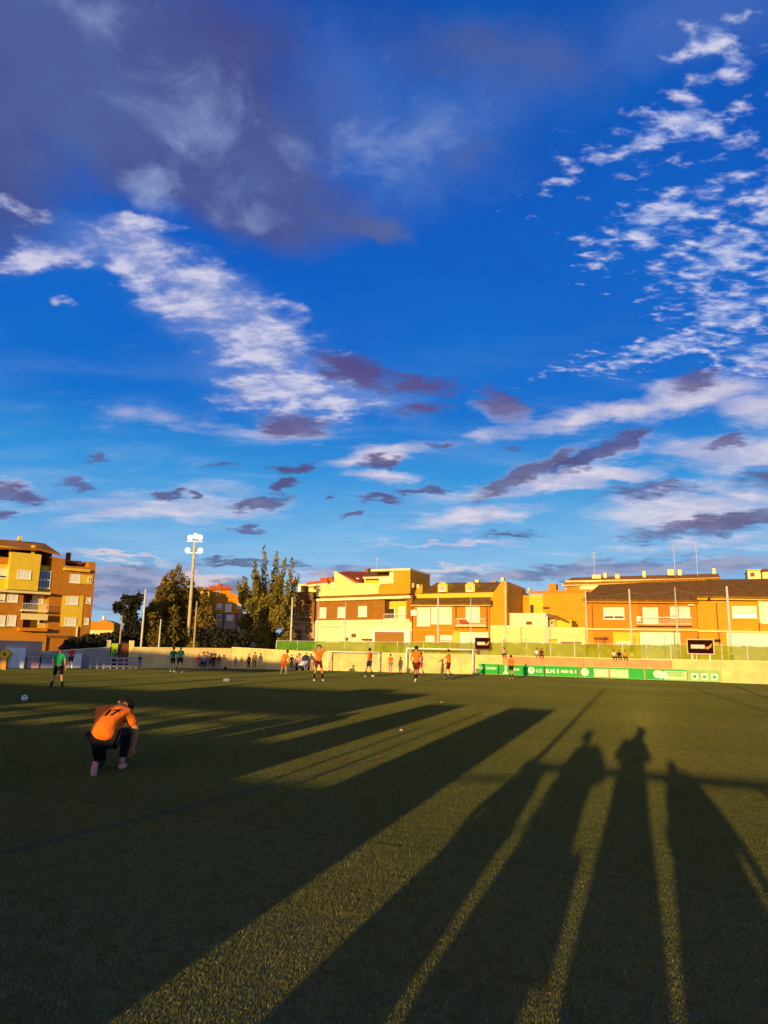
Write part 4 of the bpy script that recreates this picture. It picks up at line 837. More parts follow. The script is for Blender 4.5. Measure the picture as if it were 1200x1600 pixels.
def branchy(parent, h, r, seed, n_=9, spread=1.2, z0=.25, up=.9):
    rg = random.Random(seed); tr = MB(); pr = Vector((0, 0, -.1)); k_ = 8
    for i in range(k_):
        nx_ = Vector((rg.uniform(-.06, .06)*i, rg.uniform(-.06, .06)*i, h*.92*(i+1)/k_)); tr.tube(pr, nx_, r*(1-i/k_)+.02, r*(1-(i+1)/k_)+.02, 8); pr = nx_
    tr.build('trunk', BARK, parent, smooth=True)
    br = MB()
    for i in range(n_):
        z = h*(z0 + (.85-z0)*i/n_); a = rg.uniform(0, 6.28); l = spread*(1.1-.6*i/n_)*rg.uniform(.7, 1.2)
        p = Vector((0, 0, z)); q = p + Vector((math.cos(a)*l*.5, math.sin(a)*l*.5, l*up*.5)); e = p + Vector((math.cos(a)*l, math.sin(a)*l, l*up*1.2))
        br.tube(p, q, r*.35, r*.22, 6); br.tube(q, e, r*.22, r*.08, 6)
    br.build('limbs', BARK, parent, smooth=True)
def place(u, vtop, off): p = wall_point(u, off); return p, zat(u, vtop, p)
def conic(u, vtop, off, wid, seed, label, m, n_=9000, size=.21, rg0=None, base=.4):
    p, h = place(u, vtop, off); t = thing('pine_tree', label, 'tree', p, 0, 'pine trees behind the left wall'); branchy(t, h, .16, seed, 14, wid*.7, .12, .35)
    rg = random.Random(seed*7); cl = []; k_ = 46
    for i in range(k_):
        q = (i/k_); z = base + (h-base)*q; rad = wid*(1-q)**.62*(.9 if q > .12 else .75); a = i*2.4 + rg.uniform(-.4, .4); rr_ = rad*rg.uniform(.35, .8)
        s_ = max(.25, rad*.40)*rg.uniform(.8, 1.2); cl.append((math.cos(a)*rr_, math.sin(a)*rr_, z+rg.uniform(-.2, .2), s_, s_, s_*rg.uniform(.9, 1.5)))
    cl.append((0, 0, h-.25, .14, .14, .3)); leaf_crown('crown', t, cl, n_, size, m, seed, .3)
conic(267, 884, 20.0, 2.9, 11, 'tallest rusty brown pine in the clump left of the mast', PINE, 17000)
conic(246, 902, 18.5, 2.6, 12, 'rusty brown pine on the left side of the clump', PINE, 14000)
conic(288, 905, 22, 2.7, 13, 'rusty brown pine right behind the floodlight mast', PINE, 12000)
conic(229, 945, 17.0, 1.9, 15, 'low rusty pine at the left foot of the clump', PINE, 8000)
conic(312, 925, 18.0, 2.0, 14, 'slim olive pine in front of the small yellow block', PINE, 9000)
conic(254, 892, 23, 2.6, 16, 'second tallest pine just left of the tallest in the clump', PINE, 12000)
conic(300, 918, 24, 2.4, 17, 'broad pine filling the clump right of the mast base', PINE, 11000)
# poplar with separate plumes
p, h = place(415, 858, 26); t = thing('poplar_tree', 'tall yellowing poplar with upright feathery plumes behind the cream wall', 'tree', p); branchy(t, h*.8, .28, 31, 16, 1.9, .15, 1.6)
rg = random.Random(5); cl = []; zmid = zat(415, 935, p)
def xo(u): return (AT(u, 950, p.y)-p).x
for (u, vt, rw) in ((378, 908, .35), (392, 880, .32), (408, 858, .32), (425, 868, .36), (440, 876, .30), (455, 880, .24), (462, 905, .3), (400, 900, .5), (432, 900, .5), (370, 915, .3)):
    top = zat(u, vt, p); x = xo(u); xb = x*.75; yb = rg.uniform(-.7, .7)
    for i in range(9):
        q = i/8; z = zmid-.6+(top-zmid+.6)*q; cl.append((xb+(x-xb)*q+rg.uniform(-.1, .1), yb*1.4, z, rw*1.55*(1.1-.72*q), rw*1.55*(1.1-.72*q), .62))
for i in range(70):
    q = rg.random(); z = .4+(zmid+.2-.9)*q; wd = (.95+.75*math.sin(math.pi*min(1, q*.85+.1)))*1.62; cl.append((rg.uniform(-wd, wd)-.05, rg.uniform(-1.6, 1.6), z, .7, .7, .85))
K_ = 1.42
leaf_crown('crown', t, cl, 36000, .22, POPL, 6, .8)
# dark tree and hedges
def blobtree(name, label, cat, u, vtop, off, cl, m, n_, size, seed, trunk=True):
    p, h = place(u, vtop, off); t = thing(name, label, cat, p); branchy(t, h*.9, .12, seed, 9, .9, .3, .7)
    leaf_crown('crown' if trunk else 'foliage', t, [(x, y, z*h, a, b, c) for x, y, z, a, b, c in cl], n_, size, m, seed); return t
blobtree('evergreen_tree', 'shade-dark ragged evergreen tree standing alone left of the pine clump', 'tree', 194, 928, 16, [(-.9, 0, .80, .55, .5, .5), (-.3, .2, .93, .5, .5, .35), (.35, 0, .86, .6, .5, .5), (.7, 0, .95, .4, .4, .3), (.0, .1, .68, .65, .6, .7), (.35, 0, .52, .7, .6, .7), (0, 0, .38, .75, .6, .6), (-.2, 0, .22, .9, .6, .6)], DARKL, 4200, .24, 41)  # the tree's shade is put into its dark leaf colour
blobtree('dark_shrub', 'dark clipped shrub mass between the mast and the poplar', 'shrub', 333, 975, 4.5, [(-1.0, 0, .72, .8, .7, .6), (0, .1, .72, .9, .7, .65), (1.0, 0, .70, .9, .7, .6), (1.9, 0, .62, .7, .7, .7), (-.5, 0, .35, 1.0, .7, .8), (.8, 0, .35, 1.2, .7, .8), (1.9, 0, .3, .8, .6, .7)], DARKL, 5200, .2, 42)
blobtree('dark_shrub', 'black green hedge behind the gateway in the left wall', 'shrub', 190, 985, 5, [(-1.3, 0, .6, .9, .6, .8), (-.2, 0, .7, .9, .6, .7), (.8, 0, .6, .8, .6, .8), (-2.0, 0, .5, .8, .6, .7)], DARKL, 3800, .2, 43)
blobtree('dark_shrub', 'low dark hedge between apartment block and gateway', 'shrub', 150, 992, 3.5, [(-1.6, 0, .62, .8, .6, .6), (-.6, 0, .75, .9, .6, .5), (.6, 0, .8, .8, .6, .5), (1.2, 0, .6, .7, .6, .5)], DARKL, 3600, .2, 44)
blobtree('bush', 'olive green bush behind the left end of the salmon wall gap', 'shrub', 440, 985, 3.0, [(0, 0, .6, .5, .5, .6), (.3, 0, .8, .4, .4, .4)], POPL, 1500, .14, 45)

# gateway, cabins and panels at the left wall
p = wall_point(190, .2); t = thing('gateway', 'dark open gateway with brown door leaf in the left wall', 'gate', p, R(35))
xa = (AT(170, 1020, p.y)-p).x; xb = (AT(203, 1020, p.y)-p).x; zt = zat(190, 1003, p)
MB().box(xa, xb, .3, .4, 0, zt).build('dark_opening', DARK, t); MB().box(xa+.7, xb-.1, .15, .22, 0, zt-.1).build('door_leaf', RUST, t); MB().box(xa-.1, xa+.1, -.05, .25, 0, zt+.1).build('gate_post', CREAM, t); MB().box(xb-.05, xb+.2, -.05, .25, 0, zt+.1).build('gate_post', CREAM, t)  # sheet at the back painted black for the unlit opening
MB().box(xa+.15, xa+.55, -.06, -.02, .6, zt-.1).build('lime_banner', mat('lime banner', (.45, .62, .02)), t)
def panel(name, label, cat, u0, u1, vt, off, m, parts=()):
    a, b = wall_point(u0, off), wall_point(u1, off); d = b-a; h = zat(u0, vt, a); t = thing(name, label, cat, a, math.atan2(d.y, d.x)); L_ = d.length
    MB().box(0, L_, 0, .5, .04, h).build('body', m, t); MB().box(-.04, L_+.04, -.04, .54, h, h+.05).build('top_cap', STEEL, t)
    for nm, x0, x1, z0, z1, mm in parts: MB().box(L_*x0, L_*x1, -.03, -.002, h*z0, h*z1).build(nm, mm, t)
    return t
WG = mat('white weathered sheet', (.62, .66, .78), var=.1, rough=.6)
panel('storage_cabinet', 'tall white storage cabinet against the pinkish wall at far left', 'cabinet', 10, 37, 1011, -.9, WG, (('cabinet_door', .06, .48, .06, .94, WHITE), ('cabinet_door', .52, .94, .06, .94, WHITE)))
panel('storage_box', 'pinkish low equipment box right of the tall white cabinet', 'box', 40, 60, 1026, -.7, mat('pink sheet', (.50, .32, .30)), (('lid', .03, .97, .8, .96, GREYW),))
panel('storage_box', 'blue grey equipment box behind the player in green', 'box', 63, 84, 1022, -.7, mat('blue grey sheet', (.25, .30, .38)), (('lid', .03, .97, .8, .96, GREYW),))
panel('storage_cabinet', 'white upright cabinet behind the player in red', 'cabinet', 105, 126, 1021, -.7, WG, (('cabinet_door', .06, .94, .06, .94, WHITE),))
p = wall_point(6, -1.2); t = thing('hose_reel', 'yellow hose reel on a rusty stand beside the tall white cabinet', 'hose reel', p)
MB().tube((0, -.15, .85), (0, .15, .85), .26, n=18).build('reel', mat('yellow plastic', (.7, .5, .03)), t); MB().tube((0, -.17, .85), (0, .17, .85), .09, n=12).build('hub', RUST, t); MB().box(-.12, .12, -.1, .1, 0, .62).build('stand', mat('orange stand', (.55, .25, .03)), t)
# low white fence with openings near the gate
a, b = wall_point(140, -1.6), wall_point(212, -1.6); d = b-a; t = thing('low_fence', 'low white slatted fence in front of the gateway', 'fence', a, math.atan2(d.y, d.x)); L_ = d.length; zf = zat(176, 1027, wall_point(176, -1.6))
FW = mat('dull white paint', (.38, .35, .38), var=.15)
for z0 in (.12, zf*.5, zf-.1): MB().box(0, L_, -.02, .02, z0, z0+.1).build('rail', FW, t)
for k in range(8): x = L_*k/7; MB().box(x-.05, x+.05, -.05, -.021, 0, zf).build('fence_post', FW, t)

# ---------------------------------------------------------------- people
SKIN = mat('skin', (.50, .22, .10), var=.1, scale=5, rough=.6); HAIR = mat('dark hair', (.018, .010, .008), var=.3, rough=.6)
def cloth(c): return mat('cloth %.3f %.3f %.3f' % c, c, var=.18, scale=6, rough=.85, bump=.9, bscale=11)
ORG = cloth((.85, .17, .012)); BLK = cloth((.012, .012, .014)); GRN = cloth((.02, .40, .10)); RED = cloth((.75, .05, .03)); TEAL = cloth((.01, .20, .14)); WHT = cloth((.7, .7, .66)); MAR = cloth((.12, .02, .02)); NAVY = cloth((.03, .04, .09)); PNK = cloth((.6, .3, .26)); GRY = cloth((.25, .25, .27)); BRN = cloth((.25, .15, .07))
def skin_mesh(name, verts, edges, radii, m, parent, root=0, sub=1):
    me = bpy.data.meshes.new(name); me.from_pydata([tuple(v) for v in verts], edges, [])
    o = link(name, me, None, parent); md = o.modifiers.new('skin', 'SKIN'); md.use_smooth_shade = True
    if not me.skin_vertices: 
        bm = bmesh.new(); bm.from_mesh(me); bm.verts.layers.skin.verify(); bm.to_mesh(me); bm.free()
    sv = me.skin_vertices[0].data
    for i, r in enumerate(radii):
        sv[i].radius = (r, r) if not isinstance(r, tuple) else r; sv[i].use_root = (i == root)
    s = o.modifiers.new('sub', 'SUBSURF'); s.levels = sub; s.render_levels = sub
    dg = bpy.context.evaluated_depsgraph_get(); dg.update(); me2 = bpy.data.meshes.new_from_object(o.evaluated_get(dg)); o.modifiers.clear(); o.data = me2; me2.materials.clear(); me2.materials.append(m); bpy.data.meshes.remove(me); me2.name = name
    return o
BASE = dict(pelvis=(0, 0, .95), waist=(0, 0, 1.10), chest=(0, 0, 1.30), neck=(0, -.01, 1.47), head=(0, .025, 1.635),
            shL=(-.165, 0, 1.42), elL=(-.235, -.03, 1.14), wrL=(-.25, .06, .90), shR=(.165, 0, 1.42), elR=(.235, -.03, 1.14), wrR=(.25, .06, .90),
            hipL=(-.085, 0, .91), knL=(-.10, .03, .50), anL=(-.115, -.02, .09), hipR=(.085, 0, .91), knR=(.10, .03, .50), anR=(.115, -.02, .09))
def person(label, loc, height, face, pose={}, shirt=ORG, shorts=BLK, socks=BLK, shoes=WHT, longpants=False, hands=False, scarf=None, cat='person', group=None, hair=HAIR, stout=1.0, hem=.0, toeL=(0, 1, 0), toeR=(0, 1, 0), longsl=False, sub=1, flare=1.0, marks=None, grip=None):
    J = {k: Vector(v) for k, v in BASE.items()}
    for k, v in pose.items(): J[k] = Vector(v)
    s = height/1.75; t = thing('person', label, cat, loc, face, group); t.scale = (s, s, s)
    hd = J['head']; ax = (hd-J['neck']).normalized(); V = []; Rr = []; Ed = []
    def add(p, r, par=None): V.append(Vector(p)); Rr.append(r); i = len(V)-1; (Ed.append((par, i)) if par is not None else None); return i
    pl = add(J['pelvis'], .115*stout); ws = add(J['waist'], .105*stout, pl); ch = add(J['chest'], .125*stout, ws); nk = add(J['neck'], .052, ch); hb = add(hd-ax*.045, .064, nk); hm_ = add(hd+ax*.02, .082, hb); add(hd+ax*.085, .062, hm_)
    fw = (Vector((0, 1, 0)) - ax*ax.y).normalized(); add(hd+fw*.10-ax*.01, .012, hb)
    for sg in (-1, 1): sd_ = ax.cross(fw).normalized()*sg; add(hd+sd_*.088, .012, hm_)
    for S_ in 'LR':
        sh = add(J['sh'+S_], .056*stout, ch); el = add(J['el'+S_], .040, sh); wr = add(J['wr'+S_], .026, el); d = (J['wr'+S_]-J['el'+S_]).normalized()
        g_ = Vector(grip[S_]) if grip and S_ in grip else d
        pm_ = add(J['wr'+S_]+g_*.05, .032, wr)
        side = g_.cross(Vector((0, 0, 1)) if abs(g_.z) < .8 else Vector((0, 1, 0))).normalized()
        if hands:
            for i, ln in enumerate((.055, .068, .062, .05)):
                b0 = J['wr'+S_]+g_*.085+side*(i-1.5)*.021; f1 = add(b0, .0095, pm_); f2 = add(b0+g_*ln*.6, .0088, f1); nrm = g_.cross(side).normalized(); add(b0+g_*ln*.95+nrm*.018, .0075, f2)
            th = add(J['wr'+S_]+g_*.035+side*.042, .0105, pm_); add(J['wr'+S_]+g_*.08+side*.060, .009, th)
        else: add(J['wr'+S_]+g_*.13, .018, pm_)
        hp = add(J['hip'+S_], .088*stout, pl); kn = add(J['kn'+S_], .056, hp); an = add(J['an'+S_], .034, kn); to = toeL if S_ == 'L' else toeR
        md = (J['kn'+S_]*.62+J['an'+S_]*.38); V.append(md); Rr.append(.052); Ed.remove((kn, an)); Ed.append((kn, len(V)-1)); Ed.append((len(V)-1, an))
        add(J['an'+S_]+Vector(to)*.12+Vector((0, 0, -.045 if abs(to[2]) < .5 else 0)), .026, an)
    skin_mesh('body', V, Ed, Rr, SKIN, t, 0, sub)
    # shirt
    v = []; r = []; e = []
    def a2(p, rr, par=None): v.append(Vector(p)); r.append(rr); i = len(v)-1; (e.append((par, i)) if par is not None else None); return i
    low = J['pelvis'] + (J['pelvis']-J['waist']).normalized()*(hem)
    p0 = a2(low, .150*stout*flare); p1 = a2(J['waist'], .135*stout, p0); p2 = a2(J['chest'], .15*stout, p1); a2(J['neck']-(J['neck']-J['chest'])*.18, .085, p2)
    for S_ in 'LR':
        q = a2(J['sh'+S_], .075*stout, p2); sl_ = 1.0 if longsl else .72; q2 = a2(J['sh'+S_].lerp(J['el'+S_], sl_), .062, q)
        if longsl: a2(J['el'+S_].lerp(J['wr'+S_], .92), .042, q2)
    skin_mesh('coat' if longsl else 'shirt', v, e, r, shirt, t, 0, sub)
    v.clear(); r.clear(); e.clear()
    p0 = a2(J['pelvis'], .112*stout)
    for S_ in 'LR':
        q = a2(J['hip'+S_], .098*stout, p0); k_ = 1.0 if longpants else .80; q2 = a2(J['hip'+S_].lerp(J['kn'+S_], k_), .080 if not longpants else .070, q)
        if longpants: a2(J['kn'+S_].lerp(J['an'+S_], .9), .055, q2)
    skin_mesh('trousers' if longpants else 'shorts', v, e, r, shorts, t, 0, sub)
    for S_ in 'LR':
        to = Vector(toeL if S_ == 'L' else toeR).normalized(); an = J['an'+S_]; dn = Vector((0, 0, -1)) if abs(to.z) < .5 else (J['an'+S_]-J['kn'+S_]).normalized()
        if not longpants:
            v.clear(); r.clear(); e.clear(); q = a2(J['kn'+S_].lerp(an, .25), .060); q = a2(J['kn'+S_].lerp(an, .55), .058, q); a2(an, .042, q); skin_mesh('sock', v, e, r, socks, t, 0, sub)
        v.clear(); r.clear(); e.clear(); q = a2(an-to*.05+dn*.045, .042); q = a2(an+to*.06+dn*.05, .044, q); a2(an+to*.17+dn*.055, .034, q); skin_mesh('shoe', v, e, r, shoes, t, 0, sub)
    hr = MB().ball((0, 0, 0), .103, .108, .098, 22 if hands else 14, 14 if hands else 10); hrn = random.Random(int(loc[0]*100)); hr.v = [tuple(c*(1+hrn.uniform(-.06, .08)) for c in q) for q in hr.v]; hme = hr.mesh('hair', False)
    rot = Vector((0, 0, 1)).rotation_difference(ax).to_matrix().to_4x4(); fr = Matrix.Translation(hd+ax*.042-fw*.022) @ rot; hme.transform(fr)
    bm = bmesh.new(); bm.from_mesh(hme); dead = [q for q in bm.verts if (q.co-(hd)).dot(fw) > .045 and (q.co-hd).dot(ax) < .075 or (q.co-hd).dot(ax) < -.045]; bmesh.ops.delete(bm, geom=dead, context='VERTS'); bm.to_mesh(hme); bm.free()
    link('hair', hme, hair, t)
    return t, J
def onfield(u, vf, vh): p = G(u, vf); return p, zat(u, vh, p)
def P_(u, vf, vh, label, face=0, **k): p, h = onfield(u, vf, vh); return person(label, p, h, R(face), **k)
HANDSHEAD = dict(elL=(-.36, .02, 1.56), wrL=(-.14, -.06, 1.66), elR=(.38, .0, 1.50), wrR=(.16, -.08, 1.62))
RUN = dict(knL=(-.10, .22, .54), anL=(-.10, .16, .12), knR=(.10, -.06, .50), anR=(.10, -.40, .22), elL=(-.25, -.12, 1.16), wrL=(-.2, .06, 1.02), elR=(.25, .12, 1.16), wrR=(.2, .3, 1.14))
STRIDE = dict(knL=(-.10, .16, .51), anL=(-.13, .20, .09), knR=(.10, .0, .50), anR=(.12, -.24, .12), elL=(-.27, -.1, 1.15), elR=(.25, .08, 1.14), wrR=(.22, .22, .95))
WIDE = dict(knL=(-.17, .04, .50), anL=(-.24, .0, .09), knR=(.16, .02, .50), anR=(.22, .0, .09))
# the kneeling player
kp = G(168, 1206)
KN = dict(pelvis=(-.08, -.06, .46), waist=(-.06, .04, .58), chest=(-.02, .17, .69), neck=(.03, .30, .75), head=(.07, .42, .775),
          shL=(-.19, .25, .72), elL=(-.16, .42, .50), wrL=(.0, .48, .33), shR=(.17, .17, .70), elR=(.30, .20, .48), wrR=(.26, .26, .27),
          hipL=(-.14, -.05, .42), knL=(-.13, .20, .08), anL=(-.12, -.22, .12), hipR=(.04, -.03, .42), knR=(.16, .36, .46), anR=(.15, .12, .09))
kh = 1.06/.96*1.75*.97
t, J = person('player in an orange shirt kneeling on one knee in the left foreground tying a boot', kp, 1.80, R(12), pose=KN, shirt=ORG, shorts=BLK, socks=BLK, shoes=cloth((.62, .28, .26)), hands=True, longpants=True, toeL=(0, -.25, -.97), toeR=(.15, 1, 0), sub=2, hem=.13, stout=1.22, flare=1.2, grip={'L': (.3, .25, -.9), 'R': (-.35, .1, -.93)})
sole = mat('red boot sole', (.75, .08, .04)); MB().box(-.035, .035, -.005, .0, -.05, .04).build('boot_sole', sole, t).location = (-.12, -.285, .12)
# dark print on the back of the shirt: a digit-like slash shape lying on the cloth
num = text_mesh('17', .19)[0]
back_c = J['chest'] + Vector((-.0, -.165, .05)); nup = (J['neck']-J['waist']).normalized(); nrt = Vector((1, .0, .0)); nn_ = nrt.cross(nup).normalized()
for vv in num.vertices:
    x, y, z = vv.co; vv.co = back_c + nrt*(x-.095) + nup*(y-.06) + nn_*0 + nup.cross(nrt)*0
body_sh = [c for c in t.children if c.name.startswith('shirt')][0]
from mathutils.bvhtree import BVHTree
bmx = bmesh.new(); bmx.from_mesh(body_sh.data); bv = BVHTree.FromBMesh(bmx); outn = Vector((0, -1, .9)).normalized()
bmn = bmesh.new(); bmn.from_mesh(num); bmesh.ops.triangulate(bmn, faces=bmn.faces); bmesh.ops.subdivide_edges(bmn, edges=bmn.edges, cuts=1)
for vv in bmn.verts:
    hit = bv.ray_cast(vv.co + outn*.5, -outn)
    if hit[0]: vv.co = hit[0] + outn*.006
bmn.to_mesh(num); bmn.free(); num.materials.clear(); link('shirt_number', num, BLK, t)
# players, left to right
P_(88, 1079, 1010, 'player in a green shirt and black shorts standing at the far left', 8, pose=dict(WIDE, elL=(-.26, .02, 1.14), wrL=(-.2, .14, .95)), shirt=GRN, shorts=BLK, socks=BLK, shoes=BLK)
P_(109, 1047, 1010, 'player in a red shirt striding in front of a white cabinet', 30, pose=STRIDE, shirt=RED, shorts=BLK, socks=WHT, shoes=BLK)
P_(269, 1050, 1011, 'player in dark teal standing just left of the player in a bright green shirt', 20, shirt=TEAL, shorts=BLK, socks=TEAL, shoes=WHT)
P_(280, 1051, 1010, 'player in a bright green shirt under the floodlight mast', 180, pose=WIDE, shirt=GRN, shorts=BLK, socks=NAVY, shoes=WHT, stout=1.1)
P_(443, 1056, 1015, 'player in orange shirt and orange shorts leaning to one side left of the middle', -25, pose=dict(WIDE, chest=(.07, .05, 1.28), neck=(.11, .1, 1.44), head=(.14, .15, 1.59), shL=(-.1, .06, 1.38), shR=(.24, .05, 1.36), wrR=(.3, .2, .95), elR=(.33, .06, 1.1)), shirt=ORG, shorts=cloth((.65, .08, .01)), socks=GRY, shoes=BLK)
P_(497, 1064, 1008, 'player in orange with both hands raised behind the head', 200, pose=dict(WIDE, **HANDSHEAD), shirt=ORG, shorts=MAR, socks=BLK, shoes=WHT)
P_(577, 1058, 1013, 'player in orange walking before the left goal', 60, pose=STRIDE, shirt=ORG, shorts=NAVY, socks=NAVY, shoes=WHT)
P_(610, 1052, 1022, 'small player in an orange shirt near the wall between the two goals', 20, shirt=ORG, shorts=GRY, socks=GRY, shoes=ORG)
P_(561, 1048.5, 1026, 'child in dark green shirt and orange shorts inside the left goal', 0, shirt=TEAL, shorts=ORG, socks=WHT, shoes=WHT)
P_(602, 1047.5, 1035, 'tiny child in dark clothes beside the wall between the goals', 0, shirt=NAVY, shorts=NAVY, socks=NAVY, shoes=BLK)
P_(650, 1067, 1010, 'player in orange shirt with a dark maroon bib running at the centre', -20, pose=RUN, shirt=ORG, shorts=MAR, socks=BLK, shoes=WHT, stout=1.12)
t650 = bpy.context.scene.objects
P_(658, 1056, 1020, 'player in green and white just behind the maroon bibbed player', 60, pose=STRIDE, shirt=cloth((.35, .5, .35)), shorts=RED, socks=NAVY, shoes=BLK)
P_(701, 1062, 1015, 'player in orange leaning forward with one arm stretched left before the right goal', 75, pose=dict(STRIDE, elL=(-.3, .2, 1.25), wrL=(-.38, .42, 1.1)), shirt=ORG, shorts=MAR, socks=NAVY, shoes=BLK)
P_(799, 1061, 1024, 'player in orange standing in front of the green advertising boards', 10, shirt=ORG, shorts=BLK, socks=NAVY, shoes=PNK)
# spectators along the wall
SIT = dict(pelvis=(0, 0, .42), waist=(0, .02, .58), chest=(0, .06, .78), neck=(0, .08, .93), head=(0, .12, 1.08), shL=(-.165, .06, .88), elL=(-.22, .12, .62), wrL=(-.12, .32, .55), shR=(.165, .06, .88), elR=(.22, .12, .62), wrR=(.12, .32, .55), hipL=(-.09, .02, .40), knL=(-.13, .42, .45), anL=(-.13, .40, .09), hipR=(.09, .02, .40), knR=(.13, .42, .45), anR=(.13, .40, .09))
def wp(u, vf, vh, label, face, **k): p = wall_point(u, -.75); return person(label, p, zat(u, vh, p), R(face), **k)
wp(177, 1045, 1015, 'spectator in teal standing by the low white fence at the gateway', 180, shirt=TEAL, shorts=NAVY, longpants=True)
wp(217, 1044, 1023, 'child in dark clothes standing by the wall under the left pines', 180, shirt=NAVY, shorts=GRY, longpants=True)
wp(309, 1044, 1022, 'spectator in a red top by the wall right of the mast', 180, shirt=RED, shorts=PNK, longpants=True)
wp(333, 1043.5, 1023, 'tall spectator in black near the cream wall', 180, shirt=BLK, shorts=BLK, longpants=True, longsl=True)
wp(341, 1043.5, 1022, 'spectator in a maroon jacket beside the one in black', 160, shirt=MAR, shorts=GRY, longpants=True, longsl=True)
wp(367, 1043.5, 1025, 'spectator in a grey jacket alone by the cream wall', 180, shirt=GRY, shorts=GRY, longpants=True, longsl=True)
wp(388, 1043.5, 1022, 'spectator in dark blue leaning near the poplar tree', 150, shirt=NAVY, shorts=BLK, longpants=True, longsl=True)
wp(397, 1042.5, 1019, 'spectator in a brown coat right of the one leaning', 190, shirt=BRN, shorts=BRN, longpants=True, longsl=True)
wp(455, 1046, 1023, 'spectator in black standing beside the leaning orange player', 180, shirt=BLK, shorts=NAVY, longpants=True, longsl=True)
wp(487, 1046.5, 1028, 'spectator in a pale pink top right of the pushchair', 180, shirt=PNK, shorts=PNK, longpants=True)
wp(478, 1046, 1020, 'spectator in a red jumper standing behind the pushchair', 180, shirt=cloth((.55, .14, .1)), shorts=GRY, longpants=True)
def seated(u, vf, label, sh, pa):
    p = wall_point(u, -.8); t, _ = person(label, p, 1.6, R(180), pose=SIT, shirt=sh, shorts=pa, longpants=True, longsl=True)
    c = thing('folding_chair', 'folding chair carrying the ' + label.split(' seated')[0], 'chair', p, R(180))
    MB().box(-.24, .24, -.2, .2, .30, .34).build('seat', NAVY, c); MB().box(-.24, .24, -.24, -.2, .34, .72).build('backrest', NAVY, c)
    for sx in (-1, 1): 
        for y0, y1 in ((-.2, .18), (.18, -.2)): MB().tube((sx*.23, y0, 0), (sx*.23, y1, .32), .012, n=6).build('leg', STEEL, c)
seated(317, 1043.5, 'spectator in grey seated by the wall right of the red top', GRY, NAVY); seated(323, 1043.5, 'spectator in brown seated second from the red top', BRN, GRY)
seated(467, 1046.5, 'spectator in pink seated left of the pushchair', PNK, NAVY)
# pushchair
p = wall_point(473, -1.2); t = thing('pushchair', 'dark pushchair with a pale seat among the spectators right of the poplar', 'pushchair', p, R(150))
for x in (-.25, .25):
    for y in (-.3, .35): MB().tube((x-.03, y, .12), (x+.03, y, .12), .12, n=14).build('wheel', BLK, t)
MB().prism([(-.2, -.25, .4), (.2, -.25, .4), (.2, .3, .35), (-.2, .3, .35)], [(-.2, -.35, .8), (.2, -.35, .8), (.2, .3, .42), (-.2, .3, .42)]).build('seat', WHT, t)
MB().ball((0, -.25, .75), .26, .25, .28, 12, 8).build('hood', NAVY, t); MB().tube((-.24, .35, .15), (-.24, -.55, 1.0), .015, n=6).tube((.24, .35, .15), (.24, -.55, 1.0), .015, n=6).tube((-.24, -.55, 1.0), (.24, -.55, 1.0), .018, n=6).build('push_frame', STEEL, t)
# children sitting on the salmon wall: shown above the coping
def on_wall(u, vh, label, sh, pa, hair=HAIR, low=.42):
    p = wall_point(u, .1); z = zat(u, vh, p); top = zat(u, 1025+(u-786)*7/264, p)
    t, _ = person(label, (p.x, p.y-.0, top+.05-.33*.6), 1.05, R(180), pose=SIT, shirt=sh, shorts=pa, longpants=True, hair=hair)
on_wall(839, 1022, 'child in white sitting on the salmon wall', WHT, GRY); on_wall(846, 1022, 'child in red brown sitting on the salmon wall beside the one in white', MAR, MAR)
on_wall(960, 1024, 'child in a cream top sitting on the salmon wall, left of three', cloth((.7, .6, .4)), BLK); on_wall(968, 1023, 'child in black sitting on the salmon wall, middle of three', BLK, NAVY); on_wall(977, 1024, 'child in an orange top sitting on the salmon wall, right of three', cloth((.6, .3, .03)), BLK)
on_wall(787, 1022, 'child in a pink top sitting at the left end of the salmon wall', PNK, BLK)
# small things
def ball(label, u, v, r=.11, m=WHT):
    p = G(u, v); t = thing('football', label, 'ball', p); MB().ball((0, 0, r), r, r, r, 16, 10).build('ball_skin', m, t, smooth=True)
    pn = MB()
    for k in range(5): a = k*1.256; c = Vector((math.cos(a)*.8, math.sin(a)*.8, .55)).normalized()*r*1.01; d1 = c.orthogonal().normalized()*r*.28; d2 = c.cross(d1).normalized()*r*.28; pn.quad(*[Vector((0, 0, r))+c+d1*math.cos(q)+d2*math.sin(q) for q in [1.256*j for j in range(5)]])
    pn.build('ball_panels', BLK, t)
ball('white football lying on the dark grass at far left', 38, 1096, .09); ball('dark red ball at the foot of the wall near the spectators', 352, 1047, 0.11, MAR)
p = G(355, 1065.5); t = thing('kit_bag', 'pale crumpled bag lying on the grass left of the players', 'bag', p, .5); MB().ball((0, 0, .08), .20, .12, .09, 12, 7).build('bag_body', GRY, t, smooth=True); MB().tube((-.12, 0, .14), (0, 0, .2), .012, n=5).tube((0, 0, .2), (.12, 0, .14), .012, n=5).build('handle', NAVY, t)
def flat_thing(name, label, cat, u, v, m, r=.08):
    p = G(u, v); t = thing(name, label, cat, p); n_ = 14
    MB().prism([(r*math.cos(6.283*k/n_), r*math.sin(6.283*k/n_), .0) for k in range(n_)], [(r*.45*math.cos(6.283*k/n_), r*.45*math.sin(6.283*k/n_), r*.6) for k in range(n_)]).build('cone_body', m, t); return t
flat_thing('marker_cone', 'small peach marker cone on the lit strip at mid field', 'cone', 627, 1142, cloth((.6, .35, .22)), .06)
flat_thing('marker_cone', 'tiny pale marker cone on the dark grass before the left shadow edge', 'cone', 690, 1098, WHT, .05)

